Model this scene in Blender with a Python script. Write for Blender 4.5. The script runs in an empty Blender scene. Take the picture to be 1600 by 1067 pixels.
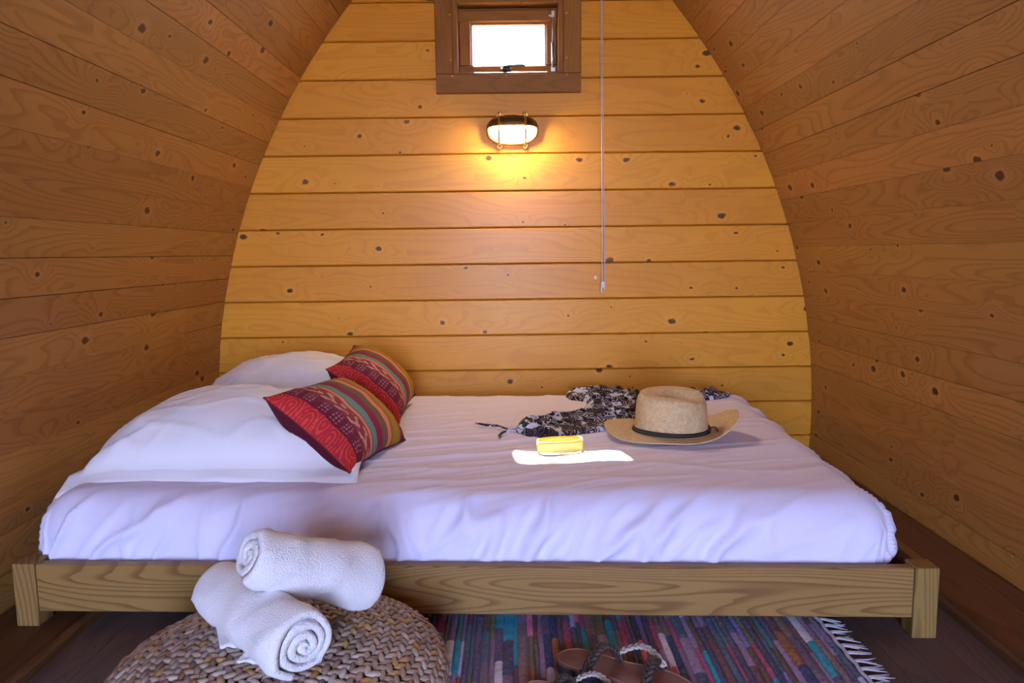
import bpy, math, random
import numpy as np
from mathutils import Matrix, Vector

PI = math.pi
SC = bpy.context.scene
COL = SC.collection
random.seed(7)

# ------------------------------------------------------------------ camera
HC = 0.905
cam_data = bpy.data.cameras.new('camera')
cam_data.sensor_width = 36.0
cam_data.lens = 1150.0 / 1600.0 * 36.0
cam_data.clip_start = 0.02
cam = bpy.data.objects.new('camera', cam_data)
COL.objects.link(cam)
_p, _r = math.radians(6.87), math.radians(0.68)
_right, _up = Vector((1, 0, 0)), Vector((0, math.sin(_p), math.cos(_p)))
_cr = math.cos(_r) * _right - math.sin(_r) * _up
_cu = math.sin(_r) * _right + math.cos(_r) * _up
_cb = _cr.cross(_cu)
cam.matrix_world = Matrix(((_cr.x, _cu.x, _cb.x, 0), (_cr.y, _cu.y, _cb.y, 0), (_cr.z, _cu.z, _cb.z, HC), (0, 0, 0, 1)))
SC.camera = cam

# ------------------------------------------------------------------ exposure
SC.view_settings.view_transform = 'Standard'
SC.view_settings.look = 'None'
SC.view_settings.gamma = 1.0
SC.view_settings.use_curve_mapping = False
SC.view_settings.exposure = 0.14
try:
    SC.cycles.use_denoising = True
    SC.cycles.max_bounces = 10
    SC.cycles.diffuse_bounces = 6
    SC.cycles.sample_clamp_indirect = 6.0
except Exception:
    pass

# ------------------------------------------------------------------ world: even bluish daylight
W = bpy.data.worlds.new('sky')
SC.world = W
W.use_nodes = True
W.node_tree.nodes['Background'].inputs[0].default_value = (0.46, 0.585, 1.0, 1)
W.node_tree.nodes['Background'].inputs[1].default_value = 42.0

# ------------------------------------------------------------------ sun through the small gable window
sd = bpy.data.lights.new('sun', 'SUN')
sd.energy = 190.0
sd.angle = math.radians(0.9)
sd.color = (1.0, 0.90, 0.74)
sun = bpy.data.objects.new('sun', sd)
COL.objects.link(sun)
sun.rotation_euler = Vector((0.168, -1.185, -1.477)).to_track_quat('-Z', 'Y').to_euler()


def portal(name, loc, size_x, size_y, direction):
    d = bpy.data.lights.new(name, 'AREA')
    d.shape = 'RECTANGLE'
    d.size, d.size_y = size_x, size_y
    d.cycles.is_portal = True
    o = bpy.data.objects.new(name, d)
    COL.objects.link(o)
    o.location = loc
    o.rotation_euler = Vector(direction).to_track_quat('-Z', 'Z').to_euler()
    return o


portal('doorway_portal', (-0.05, -2.79, 0.95), 1.0, 1.9, (0, 1, 0))
portal('window_portal', (0, 3.36, 1.787), 0.32, 0.18, (0, -1, 0))


# ------------------------------------------------------------------ helpers
def tag(o, label=None, cat=None, group=None, kind=None):
    if label: o['label'] = label
    if cat: o['category'] = cat
    if group: o['group'] = group
    if kind: o['kind'] = kind
    return o


def link(o, parent=None):
    COL.objects.link(o)
    if parent is not None:
        o.parent = parent
    return o


def empty(name, loc=(0, 0, 0), rz=0.0):
    o = bpy.data.objects.new(name, None)
    o.empty_display_size = 0.05
    o.location = loc
    o.rotation_euler = (0, 0, rz)
    return link(o)


def mesh(name, verts, faces, mat=None, smooth=False, uv=None, tone=None):
    me = bpy.data.meshes.new(name)
    me.from_pydata([tuple(map(float, v)) for v in verts], [], [tuple(map(int, f)) for f in faces])
    if mat is not None:
        me.materials.append(mat)
    if smooth:
        me.polygons.foreach_set('use_smooth', [True] * len(me.polygons))
    if uv is not None:
        l = me.uv_layers.new(name='UVMap')
        idx = np.empty(len(me.loops), dtype=np.int32)
        me.loops.foreach_get('vertex_index', idx)
        l.data.foreach_set('uv', np.asarray(uv, dtype=np.float32)[idx].ravel())
    if tone is not None:
        a = me.attributes.new('tone', 'FLOAT', 'POINT')
        a.data.foreach_set('value', np.asarray(tone, dtype=np.float32))
    me.update()
    return me


def obj(name, me, parent=None, matrix=None, loc=None, rot=None):
    o = bpy.data.objects.new(name, me)
    if matrix is not None:
        o.matrix_local = matrix
    if loc is not None:
        o.location = loc
    if rot is not None:
        o.rotation_euler = rot
    return link(o, parent)


def grid_faces(n, m, wrap_m=False, flip=False, off=0):
    F = []
    for i in range(n - 1):
        for j in range(m if wrap_m else m - 1):
            a, b = off + i * m + j, off + i * m + (j + 1) % m
            c, d = off + (i + 1) * m + (j + 1) % m, off + (i + 1) * m + j
            F.append((a, d, c, b) if flip else (a, b, c, d))
    return F


def box_geo(x0, x1, y0, y1, z0, z1, c=0.0):
    """box with chamfered edges (c) as verts, faces"""
    import bmesh
    bm = bmesh.new()
    r = bmesh.ops.create_cube(bm, size=1.0)
    for v in bm.verts:
        v.co = Vector(((x0 + x1) / 2 + v.co.x * (x1 - x0), (y0 + y1) / 2 + v.co.y * (y1 - y0), (z0 + z1) / 2 + v.co.z * (z1 - z0)))
    if c > 0:
        bmesh.ops.bevel(bm, geom=list(bm.edges), offset=c, segments=1, affect='EDGES', profile=0.5)
    bm.verts.index_update()
    V = [v.co.copy() for v in bm.verts]
    F = [[v.index for v in f.verts] for f in bm.faces]
    bm.free()
    return V, F


def box(name, x0, x1, y0, y1, z0, z1, mat, parent=None, c=0.0):
    V, F = box_geo(x0, x1, y0, y1, z0, z1, c)
    return obj(name, mesh(name, V, F, mat), parent)


def tube_geo(pts, rad, n=8, caps=True):
    """tube along a list of points; rad is a number or a list"""
    P = [Vector(p) for p in pts]
    R = rad if hasattr(rad, '__len__') else [rad] * len(P)
    V, F = [], []
    prev = None
    for i, p in enumerate(P):
        t = (P[min(i + 1, len(P) - 1)] - P[max(i - 1, 0)]).normalized()
        if prev is None:
            a = Vector((0, 0, 1)) if abs(t.z) < 0.9 else Vector((1, 0, 0))
            u = t.cross(a).normalized()
        else:
            u = (prev - t * prev.dot(t)).normalized()
        prev = u
        w = t.cross(u)
        for k in range(n):
            q = 2 * PI * k / n
            V.append(p + (u * math.cos(q) + w * math.sin(q)) * R[i])
    F = grid_faces(len(P), n, True)
    if caps:
        F.append(tuple(range(n))[::-1])
        F.append(tuple(range((len(P) - 1) * n, len(P) * n)))
    return V, F


def tube(name, pts, rad, mat, parent=None, n=8):
    V, F = tube_geo(pts, rad, n)
    return obj(name, mesh(name, V, F, mat, True), parent)


def join(parts):
    V, F = [], []
    for v, f in parts:
        o = len(V)
        V += list(v)
        F += [tuple(i + o for i in g) for g in f]
    return V, F


_rng = np.random.default_rng(11)
_perm = np.concatenate([_rng.permutation(256)] * 3)
_ga = _rng.uniform(0, 2 * PI, 256)


def pn(x, y, seed=0):
    """2-D gradient noise, about -1..1"""
    x = np.asarray(x, float) + seed * 17.31
    y = np.asarray(y, float) + seed * 9.77
    x, y = np.broadcast_arrays(x, y)
    xi, yi = np.floor(x).astype(int), np.floor(y).astype(int)
    xf, yf = x - xi, y - yi
    u, v = xf ** 3 * (xf * (xf * 6 - 15) + 10), yf ** 3 * (yf * (yf * 6 - 15) + 10)

    def g(ix, iy, dx, dy):
        h = _ga[_perm[(_perm[ix & 255] + iy) & 255]]
        return np.cos(h) * dx + np.sin(h) * dy
    a = g(xi, yi, xf, yf)
    b = g(xi + 1, yi, xf - 1, yf)
    c = g(xi, yi + 1, xf, yf - 1)
    d = g(xi + 1, yi + 1, xf - 1, yf - 1)
    return ((a + (b - a) * u) + ((c + (d - c) * u) - (a + (b - a) * u)) * v) * 1.5


def sstep(e0, e1, x):
    t = np.clip((np.asarray(x, float) - e0) / (e1 - e0), 0, 1)
    return t * t * (3 - 2 * t)


def crease(x, y, seed, sharp=6.0):
    """thin creases: ridged noise"""
    return np.exp(-sharp * np.abs(pn(x, y, seed)) * 2.2)


def displaced(P, amp, wrap=False):
    """push an (n,m,3) grid along its normals"""
    du = np.gradient(P, axis=0)
    dv = np.gradient(P, axis=1)
    N = np.cross(du, dv)
    N /= np.maximum(np.linalg.norm(N, axis=2, keepdims=True), 1e-9)
    return P + N * amp[..., None]


# ------------------------------------------------------------------ materials
def newmat(name):
    m = bpy.data.materials.new(name)
    m.use_nodes = True
    nt = m.node_tree
    return m, nt, nt.nodes['Principled BSDF']


def nd(nt, t, **kw):
    n = nt.nodes.new(t)
    for k, v in kw.items():
        setattr(n, k, v)
    return n


class G:
    """tiny node-graph helper"""
    def __init__(self, nt): self.nt = nt

    def inp(self, s, v):
        if hasattr(v, 'is_output') or isinstance(v, bpy.types.NodeSocket):
            self.nt.links.new(v, s)
        else:
            s.default_value = v

    def m(self, op, a, b=0.0, c=0.0, clamp=False):
        n = self.nt.nodes.new('ShaderNodeMath')
        n.operation = op
        n.use_clamp = clamp
        for s, v in zip(n.inputs, (a, b, c)):
            self.inp(s, v)
        return n.outputs[0]

    def xyz(self, x, y, z=0.0):
        n = self.nt.nodes.new('ShaderNodeCombineXYZ')
        for s, v in zip(n.inputs, (x, y, z)):
            self.inp(s, v)
        return n.outputs[0]

    def sep(self, v):
        n = self.nt.nodes.new('ShaderNodeSeparateXYZ')
        self.inp(n.inputs[0], v)
        return n.outputs

    def noise(self, vec, scale=1.0, detail=2.0, rough=0.5, dist=0.0):
        n = self.nt.nodes.new('ShaderNodeTexNoise')
        self.inp(n.inputs['Vector'], vec)
        n.inputs['Scale'].default_value = scale
        n.inputs['Detail'].default_value = detail
        n.inputs['Roughness'].default_value = rough
        n.inputs['Distortion'].default_value = dist
        return n.outputs['Fac']

    def voro(self, vec, scale=1.0, feature='F1', dims='2D', rnd=1.0):
        n = self.nt.nodes.new('ShaderNodeTexVoronoi')
        n.voronoi_dimensions = dims
        n.feature = feature
        self.inp(n.inputs['Vector'], vec)
        n.inputs['Scale'].default_value = scale
        n.inputs['Randomness'].default_value = rnd
        return n.outputs

    def ss(self, x, e0, e1):
        n = self.nt.nodes.new('ShaderNodeMapRange')
        n.interpolation_type = 'SMOOTHSTEP'
        self.inp(n.inputs[0], x)
        self.inp(n.inputs[1], e0)
        self.inp(n.inputs[2], e1)
        n.inputs[3].default_value = 0.0
        n.inputs[4].default_value = 1.0
        return n.outputs[0]

    def mix(self, f, a, b, blend='MIX'):
        n = self.nt.nodes.new('ShaderNodeMix')
        n.data_type = 'RGBA'
        n.blend_type = blend
        self.inp(n.inputs[0], f)
        for s, v in ((n.inputs[6], a), (n.inputs[7], b)):
            if isinstance(v, tuple) and len(v) == 3:
                v = v + (1,)
            self.inp(s, v)
        return n.outputs[2]

    def ramp(self, f, stops, mode='LINEAR'):
        n = self.nt.nodes.new('ShaderNodeValToRGB')
        cr = n.color_ramp
        cr.interpolation = mode
        while len(cr.elements) < len(stops):
            cr.elements.new(0.5)
        for e, (p, c) in zip(cr.elements, stops):
            e.position = p
            e.color = c if len(c) == 4 else c + (1,)
        self.inp(n.inputs[0], f)
        return n.outputs[0]

    def bump(self, h, strength=0.3, dist=0.002, normal=None):
        n = self.nt.nodes.new('ShaderNodeBump')
        n.inputs['Strength'].default_value = strength
        n.inputs['Distance'].default_value = dist
        self.inp(n.inputs['Height'], h)
        if normal is not None:
            self.inp(n.inputs['Normal'], normal)
        return n.outputs[0]


def wood(name, light, dark, knot=(0.040, 0.016, 0.007), rough=0.38, knots=1.0, grain=1.0, coat=0.15, cell=0.15, tint=0.16, ring=0.62, spec=0.4, hue=0.012, halo_w=0.45, coatr=0.26):
    """pine board: local X along the grain, Y across"""
    m, nt, bs = newmat(name)
    g = G(nt)
    tc = nd(nt, 'ShaderNodeTexCoord')
    oi = nd(nt, 'ShaderNodeObjectInfo')
    rnd = oi.outputs['Random']
    x, y, z = g.sep(tc.outputs['Object'])
    u = g.m('ADD', x, g.m('MULTIPLY', rnd, 91.7))
    v = g.m('ADD', y, g.m('MULTIPLY', rnd, 37.3))
    v = g.m('ADD', v, g.m('MULTIPLY', z, 0.6))
    # knots
    wob = g.noise(g.xyz(u, v, 0.0), 38.0, 3.0)
    ku = g.m('ADD', g.m('MULTIPLY', u, 1.0 / cell * 0.75), g.m('MULTIPLY', wob, 0.13))
    kv = g.m('ADD', g.m('MULTIPLY', v, 1.0 / cell * 1.05), g.m('MULTIPLY', wob, 0.07))
    vo = g.voro(g.xyz(ku, kv, 0.0), 1.0)
    kd = vo['Distance']
    kr = g.sep(vo['Color'])
    rad = g.m('MULTIPLY', g.m('POWER', g.m('MAXIMUM', g.m('SUBTRACT', kr[0], 0.32), 0.0), 1.6), 0.125 * knots)
    rad = g.m('ADD', rad, 0.0006)
    kmask = g.m('SUBTRACT', 1.0, g.ss(kd, g.m('MULTIPLY', rad, 0.75), g.m('MULTIPLY', rad, 1.25)))
    kmask = g.m('MULTIPLY', kmask, g.ss(rad, 0.004, 0.010))
    halo = g.m('SUBTRACT', 1.0, g.ss(kd, g.m('MULTIPLY', rad, 0.9), g.m('MULTIPLY', rad, 3.2)))
    halo = g.m('MULTIPLY', halo, g.ss(rad, 0.008, 0.03))
    # rings
    n1 = g.noise(g.xyz(g.m('MULTIPLY', u, 0.9), g.m('MULTIPLY', v, 7.5), 3.1), 1.0, 1.0, 0.4)
    push = g.m('MULTIPLY', g.m('EXPONENT', g.m('MULTIPLY', g.m('DIVIDE', kd, g.m('ADD', g.m('MULTIPLY', rad, 4.5), 0.02)), -1.0)), 0.30)
    push = g.m('MULTIPLY', push, g.ss(rad, 0.004, 0.03))
    fine = g.noise(g.xyz(g.m('MULTIPLY', u, 5.0), g.m('MULTIPLY', v, 60.0), 0.0), 1.0, 2.0)
    ph = g.m('ADD', g.m('MULTIPLY', g.m('ADD', n1, push), 15.0 * grain), g.m('MULTIPLY', fine, 0.35))
    ph = g.m('ADD', ph, g.m('MULTIPLY', v, 20.0))
    fr = g.m('FRACT', ph)
    late = g.m('MULTIPLY', g.ss(fr, 0.48, 0.90), g.m('SUBTRACT', 1.0, g.ss(fr, 0.92, 1.0)))
    fib = g.noise(g.xyz(g.m('MULTIPLY', u, 9.0), g.m('MULTIPLY', v, 420.0), 0.0), 1.0, 2.0)
    big = g.noise(g.xyz(g.m('MULTIPLY', u, 1.6), g.m('MULTIPLY', v, 9.0), 8.0), 1.0, 3.0)
    col = g.mix(g.m('MULTIPLY', late, ring, clamp=True), light, dark)
    col = g.mix(g.m('MULTIPLY', g.ss(big, 0.38, 0.72), 0.35), col, tuple(0.5 * a + 0.5 * b for a, b in zip(light, dark)))
    col = g.mix(g.m('MULTIPLY', fib, 0.22), col, dark)
    lt = tuple(min(1.0, c * 1.25 + 0.02) for c in light)
    col = g.mix(g.m('MULTIPLY', halo, halo_w), col, lt)
    col = g.mix(g.m('MULTIPLY', kmask, 0.93), col, knot)
    r2 = g.m('FRACT', g.m('MULTIPLY', rnd, 7.13))
    val = g.m('ADD', 1.0 - tint, g.m('MULTIPLY', r2, 2 * tint))
    hsv = nd(nt, 'ShaderNodeHueSaturation')
    g.inp(hsv.inputs['Color'], col)
    g.inp(hsv.inputs['Value'], val)
    g.inp(hsv.inputs['Hue'], g.m('ADD', 0.5 - hue / 2, g.m('MULTIPLY', g.m('FRACT', g.m('MULTIPLY', rnd, 3.71)), hue)))
    nt.links.new(hsv.outputs[0], bs.inputs['Base Color'])
    rg = g.m('ADD', rough - 0.06, g.m('MULTIPLY', big, 0.14))
    g.inp(bs.inputs['Roughness'], rg)
    bs.inputs['Specular IOR Level'].default_value = spec
    bs.inputs['Coat Weight'].default_value = coat
    bs.inputs['Coat Roughness'].default_value = coatr
    h = g.m('ADD', g.m('MULTIPLY', late, -0.35), g.m('MULTIPLY', fib, 0.25))
    h = g.m('ADD', h, g.m('MULTIPLY', big, 2.2))
    h = g.m('ADD', h, g.m('MULTIPLY', kmask, -0.5))
    nt.links.new(g.bump(h, 0.35, 0.0012), bs.inputs['Normal'])
    return m


def plain(name, col, rough=0.5, metal=0.0, spec=0.5, noise=0.0, nscale=40.0, bump=0.0, sheen=0.0):
    m, nt, bs = newmat(name)
    bs.inputs['Base Color'].default_value = col + (1,)
    bs.inputs['Roughness'].default_value = rough
    bs.inputs['Metallic'].default_value = metal
    bs.inputs['Specular IOR Level'].default_value = spec
    bs.inputs['Sheen Weight'].default_value = sheen
    if noise or bump:
        g = G(nt)
        tc = nd(nt, 'ShaderNodeTexCoord')
        n = g.noise(tc.outputs['Object'], nscale, 4.0, 0.6)
        if noise:
            a = tuple(max(0, c * (1 - noise)) for c in col)
            b = tuple(min(1, c * (1 + noise)) for c in col)
            nt.links.new(g.mix(n, a, b), bs.inputs['Base Color'])
        if bump:
            nt.links.new(g.bump(n, 0.6, bump), bs.inputs['Normal'])
    return m


def cotton(name, col, weave=0.0004, wr=0.0025, rough=0.85):
    m, nt, bs = newmat(name)
    g = G(nt)
    tc = nd(nt, 'ShaderNodeTexCoord')
    v = tc.outputs['Object']
    x, y, z = g.sep(v)
    n = g.noise(v, 9.0, 3.0, 0.55, 0.6)
    f = g.noise(v, 260.0, 2.0)
    bs.inputs['Base Color'].default_value = col + (1,)
    bs.inputs['Roughness'].default_value = rough
    bs.inputs['Specular IOR Level'].default_value = 0.2
    bs.inputs['Sheen Weight'].default_value = 0.15
    b1 = g.bump(f, 0.25, weave)
    nt.links.new(g.bump(n, 0.45, wr, b1), bs.inputs['Normal'])
    return m


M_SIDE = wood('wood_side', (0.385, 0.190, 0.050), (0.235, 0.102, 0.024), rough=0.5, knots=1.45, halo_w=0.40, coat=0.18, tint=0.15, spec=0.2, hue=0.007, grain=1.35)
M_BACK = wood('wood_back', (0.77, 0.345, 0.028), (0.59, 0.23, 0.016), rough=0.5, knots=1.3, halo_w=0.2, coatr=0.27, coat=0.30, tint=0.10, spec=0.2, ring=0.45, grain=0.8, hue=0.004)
M_BACKING = plain('wood_backing', (0.10, 0.045, 0.012), 0.8, noise=0.3)
M_BED = wood('wood_bed', (0.30, 0.185, 0.054), (0.15, 0.077, 0.019), rough=0.5, spec=0.25, knots=0.0, coat=0.1, tint=0.06, ring=0.85, grain=1.7)
M_LEDGE_SHADED = wood('wood_ledge_shaded', (0.115, 0.055, 0.022), (0.07, 0.03, 0.012), rough=0.55, knots=0.8, coat=0.0, spec=0.15)  # pine for ledge and trim; vignette-like corner shade painted into the dark base colour
M_CASE = wood('wood_casing', (0.22, 0.095, 0.022), (0.15, 0.060, 0.013), rough=0.5, spec=0.18, knots=0.25, coat=0.04, tint=0.08, ring=0.5)
M_FLOOR = wood('floor_vinyl', (0.115, 0.078, 0.068), (0.07, 0.046, 0.040), knot=(0.03, 0.02, 0.018), rough=0.5, knots=0.4, coat=0.0, tint=0.12, ring=0.6)
M_SHEET = cotton('white_sheet', (0.77, 0.735, 0.92))
M_PILLOW = cotton('white_pillowcase', (0.84, 0.83, 0.86), wr=0.002)
M_BRASS = plain('brass', (0.80, 0.55, 0.16), 0.28, 1.0, noise=0.15)
M_BRONZE = plain('dark_bronze', (0.12, 0.07, 0.02), 0.35, 0.7, noise=0.3)
M_STEEL = plain('grey_steel', (0.55, 0.55, 0.55), 0.35, 0.9, noise=0.08)
M_BLACK = plain('black_metal', (0.02, 0.018, 0.016), 0.35, 0.2, noise=0.3)
M_WHITE_PLASTIC = plain('white_plastic', (0.80, 0.76, 0.74), 0.4, noise=0.05)
M_CORDBEAD = plain('bead_cord', (0.74, 0.66, 0.62), 0.45, noise=0.1)

# ------------------------------------------------------------------ pod shell
CX, CZ, R = 0.012, 0.163, 2.783        # each side of the arch is an arc about (CX -/+ 1.454, CZ)
OFF = 1.454
YB, YF = 3.25, -2.75


def arch_x(z, r=R):
    return math.sqrt(max(r * r - (z - CZ) ** 2, 0)) - OFF


def arch_top(r=R):
    return CZ + math.sqrt(r * r - OFF * OFF)


A_TOP = math.acos(OFF / R)
A_BOT = math.asin(-CZ / R)


def shell(name, side):
    V, n = [], 40
    r0, r1 = R + 0.024, R + 0.045
    for rr in (r0, r1):
        at = math.acos(OFF / rr)
        for yy in (YF, YB + 0.09):
            for k in range(n + 1):
                a = A_BOT - 0.02 + (at - A_BOT + 0.02) * k / n
                V.append((CX + side * (rr * math.cos(a) - OFF), yy, CZ + rr * math.sin(a)))
    q = n + 1
    F = []
    for k in range(n):
        F += [(k, k + 1, q + k + 1, q + k), (2 * q + k, 3 * q + k, 3 * q + k + 1, 2 * q + k + 1),
              (k, 2 * q + k, 2 * q + k + 1, k + 1), (q + k, q + k + 1, 3 * q + k + 1, 3 * q + k)]
    F += [(0, q, 3 * q, 2 * q), (n, 2 * q + n, 3 * q + n, q + n)]
    return tag(obj(name, mesh(name, V, F, M_BACKING, False)), 'curved %s wall of varnished pine planks' % ('left' if side < 0 else 'right'), None, None, 'structure')


def board_mesh(name, L, Wd, T, c, mat):
    prof = [(-Wd / 2, -T), (-Wd / 2, -c), (-Wd / 2 + c, 0), (Wd / 2 - c, 0), (Wd / 2, -c), (Wd / 2, -T)]
    V = [(x, y, z) for x in (-L / 2, L / 2) for (y, z) in prof]
    F = [(i, i + 6, (i + 1) % 6 + 6, (i + 1) % 6) for i in range(6)]
    F += [(0, 1, 2, 3, 4, 5), (11, 10, 9, 8, 7, 6)]
    return mesh(name, V, F, mat)


def side_wall(name, side, s0, pitch):
    w = shell(name, side)
    cache = {}
    k = math.ceil((A_BOT * R - s0) / pitch) - 1
    while True:
        sa, sb = s0 + k * pitch, s0 + (k + 1) * pitch
        sa, sb = max(sa, A_BOT * R + 0.002), min(sb, A_TOP * R - 0.004)
        if sb - sa < 0.012:
            if sa > 1: break
            k += 1
            continue
        a = (sa + sb) / 2 / R
        wd = sb - sa - 0.0016
        n = Vector((-side * math.cos(a), 0, -math.sin(a)))
        X = Vector((0, 1, 0))
        Yv = n.cross(X)
        spans = [(YF, YB - 0.004)]
        if side < 0 and k in (-4, -3):
            spans = [(YF, 2.86), (2.862, YB - 0.004)]
        if side > 0 and k in (2, 7):
            spans = [(YF, 0.72 + 0.1 * k), (0.722 + 0.1 * k, YB - 0.004)]
        for (ya, yb) in spans:
            tight = random.random() < 0.55
            wd = sb - sa - (0.0004 if tight else 0.0017)
            key = (round(wd, 4), round(yb - ya, 4))
            if key not in cache:
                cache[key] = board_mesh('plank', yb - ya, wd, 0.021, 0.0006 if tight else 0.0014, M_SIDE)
            c = Vector((CX + side * (R * math.cos(a) - OFF), (ya + yb) / 2, CZ + R * math.sin(a)))
            dep = random.uniform(-0.0008, 0.0008)
            c -= n * (0.0005 + dep)
            mt = Matrix(((X.x, Yv.x, n.x, c.x), (X.y, Yv.y, n.y, c.y), (X.z, Yv.z, n.z, c.z), (0, 0, 0, 1)))
            obj('plank', cache[key], w, mt)
        k += 1
        if sb >= A_TOP * R - 0.005:
            break
    return w


side_wall('wall_left', -1, 0.752, 0.1025)
side_wall('wall_right', 1, 0.763, 0.1055)

# back wall: backing sheet with the window hole, then one object per plank
WX0, WX1, WZ0, WZ1 = -0.238, 0.232, 1.653, 1.9655
Z_J, P_J = 0.543, 0.1573


def back_wall():
    # backing in strips around the hole
    V, F = [], []

    def strip(z0, z1, xl0, xr0, xl1, xr1):
        o = len(V)
        for yy in (YB + 0.032, YB + 0.055):
            V.extend([(xl0, yy, z0), (xr0, yy, z0), (xr1, yy, z1), (xl1, yy, z1)])
        F.extend([(o, o + 1, o + 2, o + 3), (o + 7, o + 6, o + 5, o + 4), (o, o + 4, o + 5, o + 1), (o + 1, o + 5, o + 6, o + 2), (o + 2, o + 6, o + 7, o + 3), (o + 3, o + 7, o + 4, o)])
    rr = R + 0.03
    zs = [0.0] + [0.1 * i for i in range(1, 16)] + [WZ0, 1.75, 1.85, WZ1] + [2.05, 2.15, 2.25, 2.35, 2.45, 2.52, arch_top(rr) - 0.002]
    for z0, z1 in zip(zs, zs[1:]):
        a0, a1 = arch_x(z0, rr), arch_x(z1, rr)
        if WZ0 - 1e-6 <= z0 and z1 <= WZ1 + 1e-6:
            strip(z0, z1, CX - a0, WX0, CX - a1, WX0)
            strip(z0, z1, WX1, CX + a0, WX1, CX + a1)
        else:
            strip(z0, z1, CX - a0, CX + a0, CX - a1, CX + a1)
    w = tag(obj('wall_back', mesh('wall_back', V, F, M_BACKING)), 'golden pine plank gable wall behind the bed', None, None, 'structure')
    c, gap, T = 0.0065, 0.0022, 0.030

    def plank(z0, z1, xl, xr):
        zc = (z0 + z1) / 2
        hh = (z1 - z0) / 2 - gap / 2
        prof = [(-hh, -T), (-hh, -c), (-hh + c * 0.7, 0), (hh - c * 0.7, 0), (hh, -c), (hh, -T)]
        xm = (xl(zc) + xr(zc)) / 2
        V = [(xl(zc + y) - xm, y, z) for y, z in prof] + [(xr(zc + y) - xm, y, z) for y, z in prof]
        F = [(i, i + 6, (i + 1) % 6 + 6, (i + 1) % 6) for i in range(6)] + [(0, 1, 2, 3, 4, 5), (11, 10, 9, 8, 7, 6)]
        d = random.uniform(-0.0012, 0.0012)
        mt = Matrix(((1, 0, 0, xm), (0, 0, -1, YB + d), (0, 1, 0, zc), (0, 0, 0, 1)))
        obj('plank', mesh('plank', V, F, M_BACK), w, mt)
    al = lambda z: CX - max(arch_x(z, R + 0.021), 0.0005)
    ar = lambda z: CX + max(arch_x(z, R + 0.021), 0.0005)
    zz = [Z_J + P_J * k for k in range(-4, 14)]
    zz = [max(z, 0.001) for z in zz if z > -0.15]
    top = arch_top(R + 0.021) - 0.001
    zz = [z for z in zz if z < top - 0.03] + [top]
    for z0, z1 in zip(zz, zz[1:]):
        if z0 > WZ0 - 0.03 and z1 < WZ1 + 0.03:
            plank(z0, z1, al, lambda z: WX0)
            plank(z0, z1, lambda z: WX1, ar)
        else:
            plank(z0, z1, al, ar)
    return w


back_wall()


def front_wall():
    V, F = [], []
    xs = sorted(set([round(-1.33 + 0.07 * i, 3) for i in range(39)] + [-0.55, 0.45]))
    dz = 1.90

    def ht(x):
        # height of the arch at x
        return CZ + math.sqrt(max((R + 0.03) ** 2 - (abs(x - CX) + OFF) ** 2, 0))
    for xa, xb in zip(xs, xs[1:]):
        inside = xa >= -0.5501 and xb <= 0.4501
        zb = dz if inside else 0.0
        o = len(V)
        for yy in (YF, YF - 0.05):
            V += [(xa, yy, zb), (xb, yy, zb), (xb, yy, max(ht(xb), zb)), (xa, yy, max(ht(xa), zb))]
        F += [(o, o + 3, o + 2, o + 1), (o + 4, o + 5, o + 6, o + 7), (o, o + 1, o + 5, o + 4), (o + 1, o + 2, o + 6, o + 5), (o + 2, o + 3, o + 7, o + 6), (o + 3, o, o + 4, o + 7)]
    m = wood('wood_front', (0.22, 0.09, 0.024), (0.13, 0.05, 0.012))
    return tag(obj('wall_front', mesh('wall_front', V, F, m)), 'pine front wall with the open doorway', None, None, 'structure')


front_wall()

# sunlit ground outside the pod
gv, gf = [], []
for i in range(9):
    for j in range(9):
        gv.append((-60 + 15 * i, -70 + 15 * j, -0.30))
gr = obj('ground', mesh('ground', gv, grid_faces(9, 9), plain('dry_ground', (0.46, 0.37, 0.24), 0.95, noise=0.25, nscale=0.8, bump=0.02)))
tag(gr, 'dry sunlit ground outside the pod', None, None, 'structure')

# floor with planks that run towards the back wall
fl = box('floor', -1.34, 1.36, YF - 0.05, YB + 0.08, -0.06, -0.008, M_BACKING)
tag(fl, 'dark wood-look floor', None, None, 'structure')
fm = board_mesh('plank', YB - YF, 0.1485, 0.008, 0.0006, M_FLOOR)
for i in range(15):
    xx = -1.0575 + 0.15 * i + 0.0175
    mt = Matrix(((0, -1, 0, xx), (1, 0, 0, (YB + YF) / 2), (0, 0, 1, 0.0), (0, 0, 0, 1)))
    obj('plank', fm, fl, mt)
# low ledge boards and trim strips along both walls
LEDGE_Z = 0.012
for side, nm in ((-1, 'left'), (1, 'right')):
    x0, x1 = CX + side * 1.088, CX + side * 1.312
    t = obj('trim_1' if side < 0 else 'trim_2', board_mesh('trim', YB - YF - 0.01, 0.024, 0.03, 0.006, M_LEDGE_SHADED), None,
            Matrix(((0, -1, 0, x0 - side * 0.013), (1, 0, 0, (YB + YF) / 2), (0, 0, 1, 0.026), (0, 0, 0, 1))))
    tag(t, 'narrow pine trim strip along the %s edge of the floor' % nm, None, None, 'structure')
    b = obj('baseboard_' + nm, board_mesh('ledge', YB - YF - 0.01, abs(x1 - x0), 0.018, 0.001, M_LEDGE_SHADED), None,
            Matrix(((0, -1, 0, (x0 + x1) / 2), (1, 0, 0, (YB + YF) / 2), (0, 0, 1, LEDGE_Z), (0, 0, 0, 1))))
    tag(b, 'low pine ledge board where the %s wall meets the floor' % nm, None, None, 'structure')


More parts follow.
